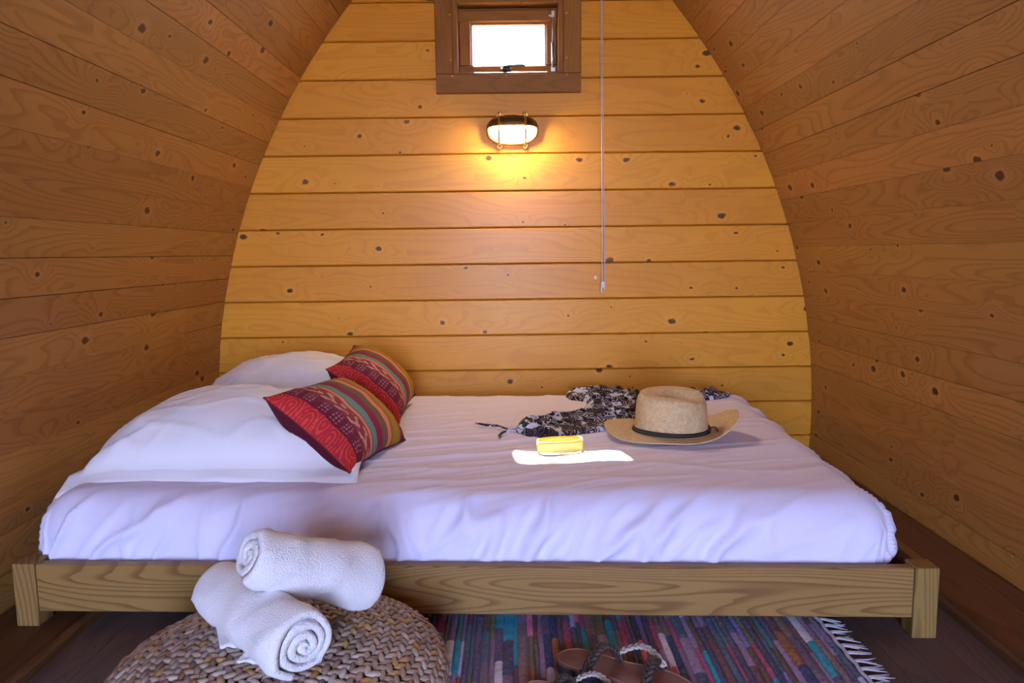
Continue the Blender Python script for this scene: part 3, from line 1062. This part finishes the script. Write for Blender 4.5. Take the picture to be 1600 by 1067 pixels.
def scarf():
    m, nt, bs = newmat('printed_scarf')
    g = G(nt)
    tc = nd(nt, 'ShaderNodeTexCoord')
    v = tc.outputs['Object']
    n = g.noise(v, 16.0, 2.0, 0.5, 1.5)
    x, y, z = g.sep(v)
    wv = g.m('SINE', g.m('ADD', g.m('MULTIPLY', g.noise(v, 22.0, 1.0), 75.0), g.m('MULTIPLY', g.m('ADD', x, y), 160.0)))
    lines = g.ss(wv, 0.15, 0.6)
    vo = g.voro(v, 34.0, dims='3D')
    cell = g.sep(vo['Color'])
    dark, brown, pale, white = (0.012, 0.012, 0.02), (0.10, 0.075, 0.08), (0.60, 0.54, 0.58), (0.62, 0.66, 0.80)
    a = g.mix(g.m('MULTIPLY', lines, 0.75), dark, pale)
    c = g.mix(g.m('GREATER_THAN', cell[0], 0.55), a, g.mix(lines, dark, brown))
    c = g.mix(g.m('MULTIPLY', g.m('GREATER_THAN', cell[1], 0.70), g.ss(n, 0.42, 0.5)), c, white)
    c = g.mix(g.m('SUBTRACT', 1.0, g.ss(vo['Distance'], 0.10, 0.22)), c, dark)
    nt.links.new(c, bs.inputs['Base Color'])
    bs.inputs['Roughness'].default_value = 0.8
    bs.inputs['Specular IOR Level'].default_value = 0.2
    out = [(0.000, 2.405), (0.035, 2.52), (0.10, 2.575), (0.18, 2.565), (0.245, 2.62), (0.275, 2.74), (0.30, 2.88), (0.225, 2.90), (0.215, 3.02), (0.30, 3.075), (0.42, 3.085), (0.50, 2.98),
           (0.62, 2.93), (0.70, 3.02), (0.78, 3.03), (0.86, 2.985), (0.905, 2.945), (0.84, 2.90), (0.74, 2.86), (0.68, 2.82), (0.58, 2.72), (0.48, 2.62), (0.42, 2.54), (0.37, 2.46), (0.28, 2.38), (0.18, 2.325), (0.10, 2.30), (0.045, 2.335)]
    # the outline is smoothed, then filled with a fine grid of cloth with folds
    P = np.array(out)
    for _ in range(2):
        Q = np.roll(P, -1, 0)
        P = np.stack([0.75 * P + 0.25 * Q, 0.25 * P + 0.75 * Q], 1).reshape(-1, 2)
    n = 130
    xs, ys = np.linspace(-0.02, 0.93, 190), np.linspace(2.27, 3.11, 168)
    Xg, Yg = np.meshgrid(xs, ys, indexing='ij')
    pts = np.stack([Xg.ravel(), Yg.ravel()], 1)
    A, B = P, np.roll(P, -1, 0)
    ins = np.zeros(len(pts), bool)
    dist = np.full(len(pts), 9.0)
    near = pts.copy()
    for a, b in zip(A, B):
        cond = ((a[1] > pts[:, 1]) != (b[1] > pts[:, 1]))
        xx = (b[0] - a[0]) * (pts[:, 1] - a[1]) / (b[1] - a[1] + 1e-12) + a[0]
        ins ^= cond & (pts[:, 0] < xx)
        ab = b - a
        t = np.clip(((pts - a) @ ab) / (ab @ ab), 0, 1)
        q = a + t[:, None] * ab
        dd = np.hypot(*(pts - q).T)
        near = np.where((dd < dist)[:, None], q, near)
        dist = np.minimum(dist, dd)
    dist = np.where(ins, dist, -dist).reshape(Xg.shape)
    near = near.reshape(Xg.shape + (2,))
    snap = (dist < 0.0025) & (dist > -0.0052)
    Xg = np.where(snap, near[..., 0], Xg)
    Yg = np.where(snap, near[..., 1], Yg)
    dist = np.where(snap, 0.0, dist)
    al = Xg * 0.83 + (Yg - 2.3) * 0.55
    pe = -Xg * 0.55 + (Yg - 2.3) * 0.83
    fold = crease(al * 2.6, pe * 15, 61, 2.2) * 0.022 + crease(al * 5, pe * 12, 62, 2.5) * 0.006 + 0.004 * pn(al * 9, pe * 11, 63)
    edge = np.clip(dist / 0.028, 0, 1) ** 0.5
    Zt = 0.009 + (0.010 + fold) * edge
    keep = dist > -0.002
    idx = -np.ones(Xg.shape, int)
    V = []
    for i, j in np.argwhere(keep):
        idx[i, j] = len(V)
        V.append((Xg[i, j], Yg[i, j], Zt[i, j]))
    nb = len(V)
    V += [(x_, y_, 0.004) for x_, y_, _ in V]
    F = []
    for i in range(Xg.shape[0] - 1):
        for j in range(Xg.shape[1] - 1):
            q = (idx[i, j], idx[i + 1, j], idx[i + 1, j + 1], idx[i, j + 1])
            if min(q) >= 0:
                F.append(q)
                F.append(tuple(k + nb for k in reversed(q)))
    # walls along the cut edge
    ec = {}
    for f in F[::2]:
        for a, b in zip(f, f[1:] + f[:1]):
            ec[(a, b)] = ec.get((a, b), 0) + 1
    for (a, b) in list(ec):
        if (b, a) not in ec:
            F.append((b, a, a + nb, b + nb))
    s = obj('scarf', mesh('scarf', V, F, m, True), None, None, (0, 0, ZT - 0.004))
    tag(s, 'crumpled dark scarf with a pale feather print behind the straw hat', 'scarf')
    for pts in ([(0.01, 2.40, 0.012), (-0.02, 2.41, 0.012), (-0.05, 2.45, 0.014), (-0.09, 2.47, 0.012), (-0.13, 2.50, 0.012)], [(0.01, 2.39, 0.010), (-0.015, 2.385, 0.014), (-0.035, 2.36, 0.012), (-0.045, 2.335, 0.009), (-0.043, 2.315, 0.009)]):
        obj('tassel', mesh('tassel', *tube_geo(pts, [0.004, 0.003, 0.004, 0.0045, 0.003], 8), m, True), s)
    return s


scarf()

# ------------------------------------------------------------------ straw hat


def hat():
    m, nt, bs = newmat('woven_straw')
    g = G(nt)
    uvn = nd(nt, 'ShaderNodeUVMap')
    u, v, _ = g.sep(uvn.outputs[0])
    tc = nd(nt, 'ShaderNodeTexCoord')
    w1 = g.m('SINE', g.m('MULTIPLY', u, 2 * PI * 90))
    w2 = g.m('SINE', g.m('MULTIPLY', v, 2 * PI * 42))
    wv = g.m('MULTIPLY', w1, w2)
    n = g.noise(tc.outputs['Object'], 90.0, 3.0, 0.6)
    f = g.m('ADD', g.m('MULTIPLY', wv, 0.30), g.m('ADD', g.m('MULTIPLY', n, 0.7), 0.15))
    col = g.ramp(f, [(0.15, (0.36, 0.22, 0.09)), (0.5, (0.68, 0.49, 0.25)), (0.85, (0.84, 0.67, 0.41))])
    nt.links.new(col, bs.inputs['Base Color'])
    bs.inputs['Roughness'].default_value = 0.6
    nt.links.new(g.bump(wv, 0.6, 0.0016), bs.inputs['Normal'])
    n, N = 74, 120
    th = np.linspace(0, 2 * PI, N, endpoint=False)
    rows = []
    for i in range(n):
        t = i / (n - 1)
        c, s = np.cos(th), np.sin(th)
        if t < 0.30:                                  # top of the crown with a teardrop dent
            q = t / 0.30
            rx, ry = 0.104 * q, 0.090 * q
            x, y = rx * c, ry * s
            z = 0.142 - 0.008 * q ** 4 + 0 * x
            z = z - 0.034 * np.exp(-((y + 0.002) / 0.040) ** 2) * np.exp(-((x - 0.02) / 0.062) ** 2)
            z = z - 0.016 * np.exp(-((x - 0.085) / 0.045) ** 2 - ((y + 0.05) / 0.05) ** 2)
            z = z + 0.008 * (y / 0.09)
        elif t < 0.62:                                # crown wall
            q = (t - 0.30) / 0.32
            rx = 0.104 + 0.010 * q + 0.005 * math.sin(min(q * 6, PI / 2))
            ry = 0.090 + 0.010 * q + 0.005 * math.sin(min(q * 6, PI / 2))
            x, y = rx * c, ry * s
            zt = 0.134 - 0.016 * np.exp(-((x - 0.085) / 0.045) ** 2 - ((y + 0.05) / 0.05) ** 2) + 0.008 * (y / 0.09)
            zt = zt - 0.010 * np.exp(-((y + 0.002) / 0.035) ** 2) * np.exp(-((np.abs(x) - 0.10) / 0.03) ** 2)
            z = zt + (0.014 - zt) * q ** 1.15
        else:                                         # brim
            q = (t - 0.62) / 0.38
            ex = 1.0
            bx = 0.119 + (np.where(c > 0, 0.210, 0.215) - 0.119) * q
            by = 0.105 + (0.165 - 0.105) * q
            x, y = bx * np.sign(c) * np.abs(c) ** 0.92, by * np.sign(s) * np.abs(s) ** 0.92
            lift = 0.062 * np.clip(c, 0, 1) ** 2.2 * q ** 1.7 + 0.020 * np.clip(-c, 0, 1) ** 3 * q ** 1.3
            lift += -0.010 * np.exp(-((th - 3.9) / 0.5) ** 2) * q ** 2 - 0.004 * q * np.abs(s)
            lift += 0.004 * np.sin(3 * th + 1.0) * q ** 2
            z = 0.014 + lift + 0 * x
        rows.append(np.stack([x, y, z], -1))
    P = np.array(rows)
    # thickness: outer then inner skin
    du, dv = np.gradient(P, axis=0), np.roll(P, -1, 1) - np.roll(P, 1, 1)
    Nn = np.cross(du, dv)
    Nn /= np.maximum(np.linalg.norm(Nn, axis=2, keepdims=True), 1e-9)
    Q = P + np.where(Nn[..., 2:3] > 0, -1, -1) * np.array([0, 0, 0.0035])
    k = n * N
    V = np.concatenate([P.reshape(-1, 3), Q.reshape(-1, 3)])
    F = grid_faces(n, N, True) + grid_faces(n, N, True, True, k)
    for j in range(N):
        a, b = (n - 1) * N + j, (n - 1) * N + (j + 1) % N
        F.append((a, b, b + k, a + k))
    U = np.stack([np.tile(th / (2 * PI), n), np.repeat(np.linspace(0, 1, n), N)], -1)
    H = empty('straw_hat', (0.512, 2.335, ZT + 0.003), math.radians(-6))
    tag(H, 'tan straw hat with a curled brim and black cord on the bed', 'hat')
    obj('hat_body', mesh('hat_body', V, F, m, True, uv=np.concatenate([U, U])), H)
    mb = plain('black_cord', (0.012, 0.010, 0.010), 0.7, noise=0.3)
    for zz, e in ((0.0235, 0.004), (0.0165, 0.0075)):
        pts = [((0.1145 + e) * math.cos(t), (0.1005 + e) * math.sin(t), zz + 0.002 * math.sin(t * 2)) for t in np.linspace(0, 2 * PI, 61)]
        obj('cord_band', mesh('cord_band', *tube_geo(pts, 0.0036, 8), mb, True), H)
    pts = [(0.116 + 0.012 * math.cos(t) + 0.012, -0.042 - 0.004 * math.cos(t), 0.022 + 0.013 * math.sin(t)) for t in np.linspace(0, 2 * PI, 25)]
    obj('cord_loop', mesh('cord_loop', *tube_geo(pts, 0.0026, 8), mb, True), H)
    obj('cord_knot', mesh('cord_knot', *tube_geo([(0.110, -0.045, 0.020), (0.116, -0.044, 0.028), (0.114, -0.038, 0.040)], [0.004, 0.0045, 0.0025], 8), mb, True), H)


hat()

# ------------------------------------------------------------------ bangle in the patch of sun


def bangle():
    m = plain('yellow_band', (0.78, 0.58, 0.12), 0.35, 0.0, noise=0.12, nscale=25)
    V, N = [], 64
    prof = [(1.0, 0.0), (1.03, 0.010), (1.03, 0.024), (1.0, 0.034), (0.955, 0.034), (0.93, 0.024), (0.93, 0.010), (0.955, 0.0)]
    for s, z in prof + prof[:1]:
        for k in range(N):
            t = 2 * PI * k / N
            c, q = math.cos(t), math.sin(t)
            V.append((s * 0.068 * math.copysign(abs(c) ** 0.7, c), s * 0.034 * math.copysign(abs(q) ** 0.7, q), z + 0.003 * c * z / 0.034))
    o = obj('bangle', mesh('bangle', V, grid_faces(9, N, True, True), m, True), None, None, (0.140, 2.165, ZT + 0.001), (0, 0, math.radians(3)))
    tag(o, 'shiny yellow bangle lying in the sun patch on the sheet', 'bangle')


bangle()

# ------------------------------------------------------------------ braided pouf
PC, PR, PH = Vector((-0.450, 1.318, 0.0)), 0.318, 0.202


def pouf():
    m, nt, bs = newmat('braided_rush')
    g = G(nt)
    at = nd(nt, 'ShaderNodeAttribute', attribute_name='tone')
    tc = nd(nt, 'ShaderNodeTexCoord')
    n = g.noise(tc.outputs['Object'], 160.0, 3.0)
    col = g.ramp(at.outputs['Fac'], [(0.0, (0.20, 0.125, 0.085)), (0.35, (0.33, 0.23, 0.17)), (0.7, (0.42, 0.33, 0.27)), (0.86, (0.50, 0.42, 0.36)), (0.9, (0.42, 0.22, 0.08)), (1.0, (0.46, 0.30, 0.10))])
    col = g.mix(g.m('MULTIPLY', n, 0.35), col, (0.13, 0.08, 0.055))
    nt.links.new(col, bs.inputs['Base Color'])
    bs.inputs['Roughness'].default_value = 0.55
    nt.links.new(g.bump(n, 0.5, 0.001), bs.inputs['Normal'])
    E_ = empty('pouf', PC)
    tag(E_, 'round braided rush pouf on the floor in front of the bed', 'pouf')
    core = plain('pouf_core', (0.07, 0.045, 0.032), 0.9, noise=0.3)
    n1, n2 = 24, 48
    V = []
    for i in range(n1 + 1):
        ph = -PI / 2 + PI * i / n1
        for k in range(n2):
            V.append((PR * 0.985 * math.cos(ph) * math.cos(2 * PI * k / n2), PR * 0.985 * math.cos(ph) * math.sin(2 * PI * k / n2), PH / 2 + (PH / 2 - 0.003) * math.sin(ph)))
    obj('core', mesh('core', V, grid_faces(n1 + 1, n2, True), core, True), E_)
    # low-poly leaf lump
    LV, LF = [], []
    for i, (xx, rr) in enumerate([(-1, 0.15), (-0.55, 0.8), (0.1, 1.0), (0.65, 0.75), (1, 0.15)]):
        for k in range(6):
            LV.append((xx, rr * math.cos(k * PI / 3), rr * math.sin(k * PI / 3)))
    LF = grid_faces(5, 6, True) + [(5, 4, 3, 2, 1, 0), (24, 25, 26, 27, 28, 29)]
    LV = np.array(LV)
    # arc-length table of the ellipse from the top
    phs = np.linspace(PI / 2, -PI / 2, 800)
    rr, zz = PR * np.cos(phs), PH / 2 + PH / 2 * np.sin(phs)
    s = np.concatenate([[0], np.cumsum(np.hypot(np.diff(rr), np.diff(zz)))])
    pitch = 0.0245
    sk = pitch * 0.6
    rs = np.random.default_rng(3)
    while sk < s[-1] * 0.80:
        r0, z0 = np.interp(sk, s, rr), np.interp(sk, s, zz)
        r1, z1 = np.interp(sk + 0.004, s, rr), np.interp(sk + 0.004, s, zz)
        dr, dz = (r1 - r0), (z1 - z0)
        dl = math.hypot(dr, dz)
        dr, dz = dr / dl, dz / dl                       # meridian direction
        nr, nz = -dz, dr
        N = max(5, int(round(2 * PI * r0 / 0.0215)))
        VV, FF, TT = [], [], []
        for k in range(N):
            for hx in (-1, 1):
                a = 2 * PI * (k + (0.25 if hx > 0 else -0.25)) / N + rs.normal(0, 0.06) / N
                ca, sa = math.cos(a), math.sin(a)
                tang = np.array([-sa, ca, 0])
                mer = np.array([dr * ca, dr * sa, dz])
                nor = np.array([-dz * ca, -dz * sa, dr]) * (1 if dr >= 0 else 1)
                if nor @ np.array([ca * r0, sa * r0, z0 - PH / 2]) < 0: nor = -nor
                ctr = np.array([r0 * ca, r0 * sa, z0]) + mer * hx * pitch * 0.235 + nor * (0.001 + rs.normal(0, 0.0009))
                ang = math.radians(38) * hx + rs.normal(0, 0.10)
                ax = tang * math.cos(ang) - mer * math.sin(ang)
                ay = tang * math.sin(ang) + mer * math.cos(ang)
                o = len(VV)
                P = ctr + LV[:, :1] * ax * 0.0145 * rs.uniform(0.9, 1.15) + LV[:, 1:2] * ay * 0.0072 * rs.uniform(0.9, 1.1) + LV[:, 2:3] * nor * 0.0056
                VV += list(P)
                FF += [tuple(i + o for i in f) for f in LF]
                TT += [float(np.clip(rs.normal(0.5, 0.22), 0, 0.85)) if rs.random() > 0.09 else rs.uniform(0.88, 1.0)] * len(LV)
        obj('braid_coil', mesh('braid_coil', VV, FF, m, True, tone=TT), E_)
        sk += pitch


pouf()

# ------------------------------------------------------------------ rolled towels


def towel_material():
    m, nt, bs = newmat('white_terry')
    g = G(nt)
    tc = nd(nt, 'ShaderNodeTexCoord')
    n = g.noise(tc.outputs['Object'], 330.0, 2.0, 0.7)
    n2 = g.noise(tc.outputs['Object'], 28.0, 3.0, 0.6)
    bs.inputs['Base Color'].default_value = (0.92, 0.91, 0.92, 1)
    bs.inputs['Roughness'].default_value = 0.95
    bs.inputs['Specular IOR Level'].default_value = 0.1
    bs.inputs['Sheen Weight'].default_value = 0.3
    b = g.bump(n2, 0.5, 0.004)
    nt.links.new(g.bump(n, 1.0, 0.0040, b), bs.inputs['Normal'])
    return m


M_TERRY = towel_material()


def towel(label, pa, pb, ra, rb, seed, start, turns=4.3, flap=None):
    pa, pb = Vector(pa), Vector(pb)
    L = (pb - pa).length
    ax = (pb - pa).normalized()
    side = Vector((0, 0, 1)).cross(ax).normalized()
    up = ax.cross(side)
    nt_, nl = 190, 30
    lay = 1.0 / turns
    V = []
    # cross-section: spiral band, outer surface then inner surface back again
    tt = np.linspace(0.0, 1.0, nt_)
    def ring(l, q):
        e = np.clip(min(l, 1 - l) / 0.09, 0, 1)
        R_ = ra + (rb - ra) * l
        R_ *= 1 + 0.03 * pn(l * 3, 1.3, seed)
        return R_
    prof = []
    for t in tt:
        prof.append((t, 0.5))
    for t in tt[::-1]:
        prof.append((t, -0.5))
    for i in range(nl):
        l = i / (nl - 1)
        l = 0.5 - 0.5 * math.cos(PI * l) * (0.85 + 0.15 * abs(math.cos(PI * l)))
        ed = min(l, 1 - l)
        rnd = math.sqrt(max(0.0, 1 - (1 - min(ed / 0.05, 1)) ** 2))
        R_ = ring(l, 0) * (0.90 + 0.10 * math.sqrt(max(0.0, 1 - (1 - min(ed / 0.10, 1)) ** 2)))
        for (t, sd) in prof:
            a = start + 2 * PI * turns * t
            rho = R_ * (0.10 + 0.90 * t)
            th = R_ * lay * 0.90 * 0.90
            thk = th * (0.62 + 0.38 * rnd)
            rr = rho - th * 0.5 + sd * thk
            rr = max(rr, 0.0008)
            sag = 1 + 0.035 * math.sin(2 * a + seed)
            off = 0.006 * pn(t * 6.0, seed * 1.7 + (0 if l < .5 else 5), seed) * (1 - min(ed / 0.2, 1))
            wob = 0.0035 * pn(a * 0.8, l * 6, seed + 2) + 0.0055 * (crease(a * 0.5 + l * 1.8, l * 2.0, seed + 5, 3.0) - 0.3)
            rr += float(wob) * (1 if t > 0.75 else 0.3)
            sq = 0.94 if math.sin(a) < -0.5 else 1.0
            p = pa + ax * (l * L + float(off)) + side * (rr * sag * math.cos(a)) + up * (rr * sq * math.sin(a))
            V.append(p)
    m = len(prof)
    F = grid_faces(nl, m, True)
    for i in range(nt_ - 1):                            # end faces of the band
        F.append((i, m - 1 - i, m - 2 - i, i + 1))
        o = (nl - 1) * m
        F.append((o + i, o + i + 1, o + m - 2 - i, o + m - 1 - i))
    T_ = empty('rolled_towel', (pa + pb) / 2)
    tag(T_, label, 'towel', 'rolled towels on the pouf')
    c = (pa + pb) / 2
    obj('roll', mesh('roll', [v - c for v in V], F, M_TERRY, True), T_)
    if flap:
        for fl in flap:
            n = 8
            VV = []
            for top in (0.004, 0.0):
                for i in range(n + 1):
                    for j in range(n + 1):
                        s_, t_ = i / n, j / n
                        q = (Vector(fl[0]) * (1 - s_) + Vector(fl[1]) * s_) * (1 - t_) + (Vector(fl[3]) * (1 - s_) + Vector(fl[2]) * s_) * t_
                        VV.append(q + Vector((0, 0, top + 0.002 * math.sin(9 * s_ + 4 * t_))) - c)
            k = (n + 1) ** 2
            FF = grid_faces(n + 1, n + 1) + grid_faces(n + 1, n + 1, flip=True, off=k)
            ed = [i * (n + 1) for i in range(n + 1)] + [n * (n + 1) + j for j in range(1, n + 1)] + [i * (n + 1) + n for i in range(n - 1, -1, -1)] + list(range(n - 1, 0, -1))
            for a_, b_ in zip(ed, ed[1:] + ed[:1]):
                FF.append((a_, b_, b_ + k, a_ + k))
            obj('hem', mesh('hem', VV, FF, M_TERRY, True), T_)


towel('lower rolled white towel lying directly on the pouf, coiled end facing out', (-0.585, 1.392, 0.256), (-0.352, 1.168, 0.252), 0.060, 0.069, 71, 0.51, turns=3.6,
      flap=[[(-0.575, 1.335, 0.210), (-0.500, 1.275, 0.214), (-0.493, 1.238, 0.213), (-0.528, 1.240, 0.210)], [(-0.470, 1.222, 0.213), (-0.430, 1.205, 0.212), (-0.440, 1.186, 0.211), (-0.481, 1.192, 0.211)]])
towel('upper rolled white towel resting slanted across the other towel', (-0.474, 1.250, 0.378), (-0.296, 1.415, 0.262), 0.058, 0.072, 83, -0.74, turns=2.8)

# ------------------------------------------------------------------ rag rug


def rug():
    m, nt, bs = newmat('rag_strip')
    g = G(nt)
    tc = nd(nt, 'ShaderNodeTexCoord')
    oi = nd(nt, 'ShaderNodeObjectInfo')
    x, y, z = g.sep(tc.outputs['Object'])
    rnd = oi.outputs['Random']
    seg = g.m('FLOOR', g.m('ADD', g.m('MULTIPLY', y, 7.0), g.m('MULTIPLY', rnd, 31.0)))
    wn = nd(nt, 'ShaderNodeTexWhiteNoise', noise_dimensions='2D')
    g.inp(wn.inputs['Vector'], g.xyz(g.m('MULTIPLY', rnd, 917.0), g.m('MULTIPLY', seg, 1.37)))
    pal = [(0.075, 0.065, 0.10), (0.11, 0.085, 0.11), (0.06, 0.085, 0.12), (0.14, 0.09, 0.085), (0.035, 0.045, 0.095), (0.14, 0.10, 0.155), (0.05, 0.11, 0.125), (0.10, 0.055, 0.06),
           (0.17, 0.13, 0.20), (0.09, 0.06, 0.045), (0.055, 0.055, 0.085), (0.26, 0.28, 0.38), (0.03, 0.19, 0.25), (0.10, 0.10, 0.065), (0.36, 0.35, 0.38), (0.20, 0.06, 0.10), (0.17, 0.08, 0.04), (0.13, 0.11, 0.26), (0.075, 0.07, 0.11), (0.42, 0.13, 0.22)]
    col = g.ramp(wn.outputs['Value'], [(i / len(pal), c) for i, c in enumerate(pal)], 'CONSTANT')
    n = g.noise(g.xyz(g.m('ADD', g.m('MULTIPLY', x, 160.0), g.m('MULTIPLY', rnd, 50.0)), g.m('MULTIPLY', y, 90.0), 0.0), 1.0, 3.0, 0.6)
    vv = nd(nt, 'ShaderNodeHueSaturation')
    g.inp(vv.inputs['Color'], col)
    g.inp(vv.inputs['Value'], g.m('ADD', 0.9, g.m('MULTIPLY', n, 3.2)))
    # warp threads that cross each strip
    th = g.ss(g.m('SINE', g.m('MULTIPLY', g.m('ADD', y, g.m('MULTIPLY', rnd, 3.0)), 1150.0)), 0.72, 0.95)
    th = g.m('MULTIPLY', th, g.ss(n, 0.45, 0.62))
    c2 = g.mix(g.m('MULTIPLY', th, 0.6), vv.outputs[0], (0.30, 0.27, 0.33))
    nt.links.new(c2, bs.inputs['Base Color'])
    bs.inputs['Roughness'].default_value = 0.95
    bs.inputs['Specular IOR Level'].default_value = 0.1
    nt.links.new(g.bump(n, 0.8, 0.003), bs.inputs['Normal'])
    E_ = empty('rag_rug', (0.2, 1.45, 0.0))
    tag(E_, 'multicoloured woven rag rug with a white fringe partly under the bed', 'rug')
    Y0, Y1 = -0.32, 0.335
    meshes = []
    for q in range(5):
        ns, V = 72, []
        for i in range(ns + 1):
            y_ = Y0 + (Y1 - Y0) * i / ns
            w_ = 0.0066 + 0.0012 * float(pn(y_ * 14, q * 3.3, 5))
            h_ = 0.0075 + 0.0016 * math.cos(i * PI) + 0.0012 * float(pn(y_ * 20, q * 2.1, 6))
            x_ = 0.0020 * float(pn(y_ * 7, q * 5.1, 7))
            V += [(x_ - w_, y_, 0.001), (x_ - w_ * 0.6, y_, h_ * 0.8), (x_, y_, h_), (x_ + w_ * 0.6, y_, h_ * 0.8), (x_ + w_, y_, 0.001)]
        F = grid_faces(ns + 1, 5, False, True)
        meshes.append(mesh('rag_strip', V, F, m, True))
    x = -0.45
    k = 0
    rs = random.Random(5)
    while x < 0.530:
        wsc = rs.choice((0.8, 1.1, 1.3, 1.5, 1.9))
        o = obj('rag_strip', meshes[k % 5], E_)
        x += 0.0062 * wsc
        o.location = (x, 0, 0)
        o.scale = (wsc, 1, 1)
        x += 0.0062 * wsc
        k += 1
    mf = plain('white_fringe', (0.62, 0.60, 0.66), 0.9, noise=0.25, nscale=120)
    pts = [(x + 0.004 + 0.002 * math.sin(i * 1.7), Y0 + (Y1 - Y0) * i / 40, 0.006) for i in range(41)]
    obj('edge_cord', mesh('edge_cord', *tube_geo(pts, 0.0042, 8), mf, True), E_)
    yy = Y0 + 0.02
    while yy < Y1 - 0.06:
        parts = []
        a0 = rs.uniform(-0.25, 0.35)
        for s_ in range(7):
            a = a0 + rs.uniform(-0.28, 0.28)
            ln = rs.uniform(0.026, 0.050)
            p0 = Vector((x + 0.004, yy + rs.uniform(-0.004, 0.004), 0.007))
            p1 = p0 + Vector((0.012, 0.3 * 0.012 * math.sin(a), 0.001))
            p2 = p1 + Vector((math.cos(a), math.sin(a), 0)) * ln * 0.5
            p3 = p2 + Vector((math.cos(a * 1.5), math.sin(a * 1.5), 0)) * ln * 0.5
            p2.z, p3.z = 0.005, 0.003
            parts.append(tube_geo([p0, p1, p2, p3], [0.002, 0.0022, 0.0019, 0.0008], 5))
        obj('fringe_tuft', mesh('fringe_tuft', *join(parts), mf, True), E_)
        yy += rs.uniform(0.026, 0.036)


rug()

# ------------------------------------------------------------------ sandals


def sandal(label, loc, rz, flip=1):
    S = empty('sandal', loc, rz)
    tag(S, label, 'sandal', 'pair of sandals on the rug')
    top = plain('tan_leather', (0.20, 0.070, 0.040), 0.45, noise=0.18, nscale=60, bump=0.0006)
    sole = plain('dark_sole', (0.035, 0.028, 0.035), 0.6, noise=0.3)
    strapm = plain('dark_braid', (0.045, 0.026, 0.022), 0.6, noise=0.4, nscale=90, bump=0.001)
    rope = plain('pale_rope', (0.45, 0.40, 0.36), 0.8, noise=0.3, nscale=150, bump=0.001)
    # outline: heel at x=0, toe at x=0.25
    n = 40
    up, lo = [], []
    for i in range(n + 1):
        t = i / n
        x = 0.125 - 0.125 * math.cos(PI * t)
        q = x / 0.25
        hw = 0.033 * math.sqrt(max(0, 1 - (1 - min(q / 0.16, 1)) ** 2)) * (1 - 0.10 * math.exp(-((q - 0.42) / 0.16) ** 2))
        hw += 0.011 * sstep(0.4, 0.72, q)
        hw *= math.sqrt(max(0, 1 - max(0, (q - 0.74) / 0.26) ** 2))
        mid = flip * 0.008 * math.sin(PI * q)
        up.append((x, mid + hw))
        lo.append((x, mid - hw))
    out = up + lo[-2:0:-1]
    k = len(out)

    def slab(z0, z1, s):
        V = []
        cx = 0.125
        for z, ss_ in ((z0, s), (z1 - 0.0012, s), (z1, s * 0.985)):
            for x, y in out:
                V.append((cx + (x - cx) * (1 - (1 - ss_) * 0.3), y * ss_, z))
        F = grid_faces(3, k, True, True) + [tuple(range(k)), tuple(range(2 * k, 3 * k))[::-1]]
        return V, F
    obj('sole', mesh('sole', *slab(0.0, 0.014, 1.0), sole), S)
    fb = obj('footbed', mesh('footbed', *slab(0.0145, 0.0185, 0.985), top), S)
    st = []
    for x, y in out + out[:1]:
        st.append((0.125 + (x - 0.125) * 0.965, y * 0.90, 0.0188))
    obj('stitching', mesh('stitching', *tube_geo(st, 0.0006, 5), plain('stitch', (0.42, 0.24, 0.17), 0.8, noise=0.2)), fb)

    def braid(name, pts, r, mat):
        parts = []
        P = [Vector(p) for p in pts]
        for ph in range(3):
            q = []
            for i in range(len(P)):
                t = (P[min(i + 1, len(P) - 1)] - P[max(i - 1, 0)]).normalized()
                u = t.cross(Vector((0, 0, 1))).normalized()
                w = u.cross(t)
                a = i * 0.9 + ph * 2 * PI / 3
                q.append(P[i] + u * math.sin(a) * r * 1.3 + w * math.sin(2 * a) * r * 0.4)
            parts.append(tube_geo(q, r * 0.62, 6))
        obj(name, mesh(name, *join(parts), mat, True), S)

    def arch(x0, x1, h, y0=-0.036, y1=0.036, n=26):
        return [(x0 + (x1 - x0) * i / n, y0 + (y1 - y0) * i / n, 0.016 + h * abs(math.sin(PI * i / n)) ** 0.8) for i in range(n + 1)]
    braid('strap', arch(0.070, 0.100, 0.038), 0.0055, strapm)
    braid('strap', arch(0.175, 0.165, 0.036, -0.042, 0.046), 0.0055, strapm)
    braid('rope', [(0.10 + 0.080 * i / 20, 0.030 + 0.012 * math.sin(PI * i / 20), 0.034 + 0.016 * math.sin(PI * i / 20)) for i in range(21)], 0.0042, rope)
    return S


sandal('brown leather sandal with its heel towards the bed, further back on the rug', (0.092, 1.520, 0.0105), math.radians(-33))
bpy.data.objects['sandal'].scale = (1.28, 1.28, 1.28)
sandal('brown leather sandal nearer the camera, mostly cut off by the picture edge', (0.016, 1.410, 0.0105), math.radians(-24), -1)
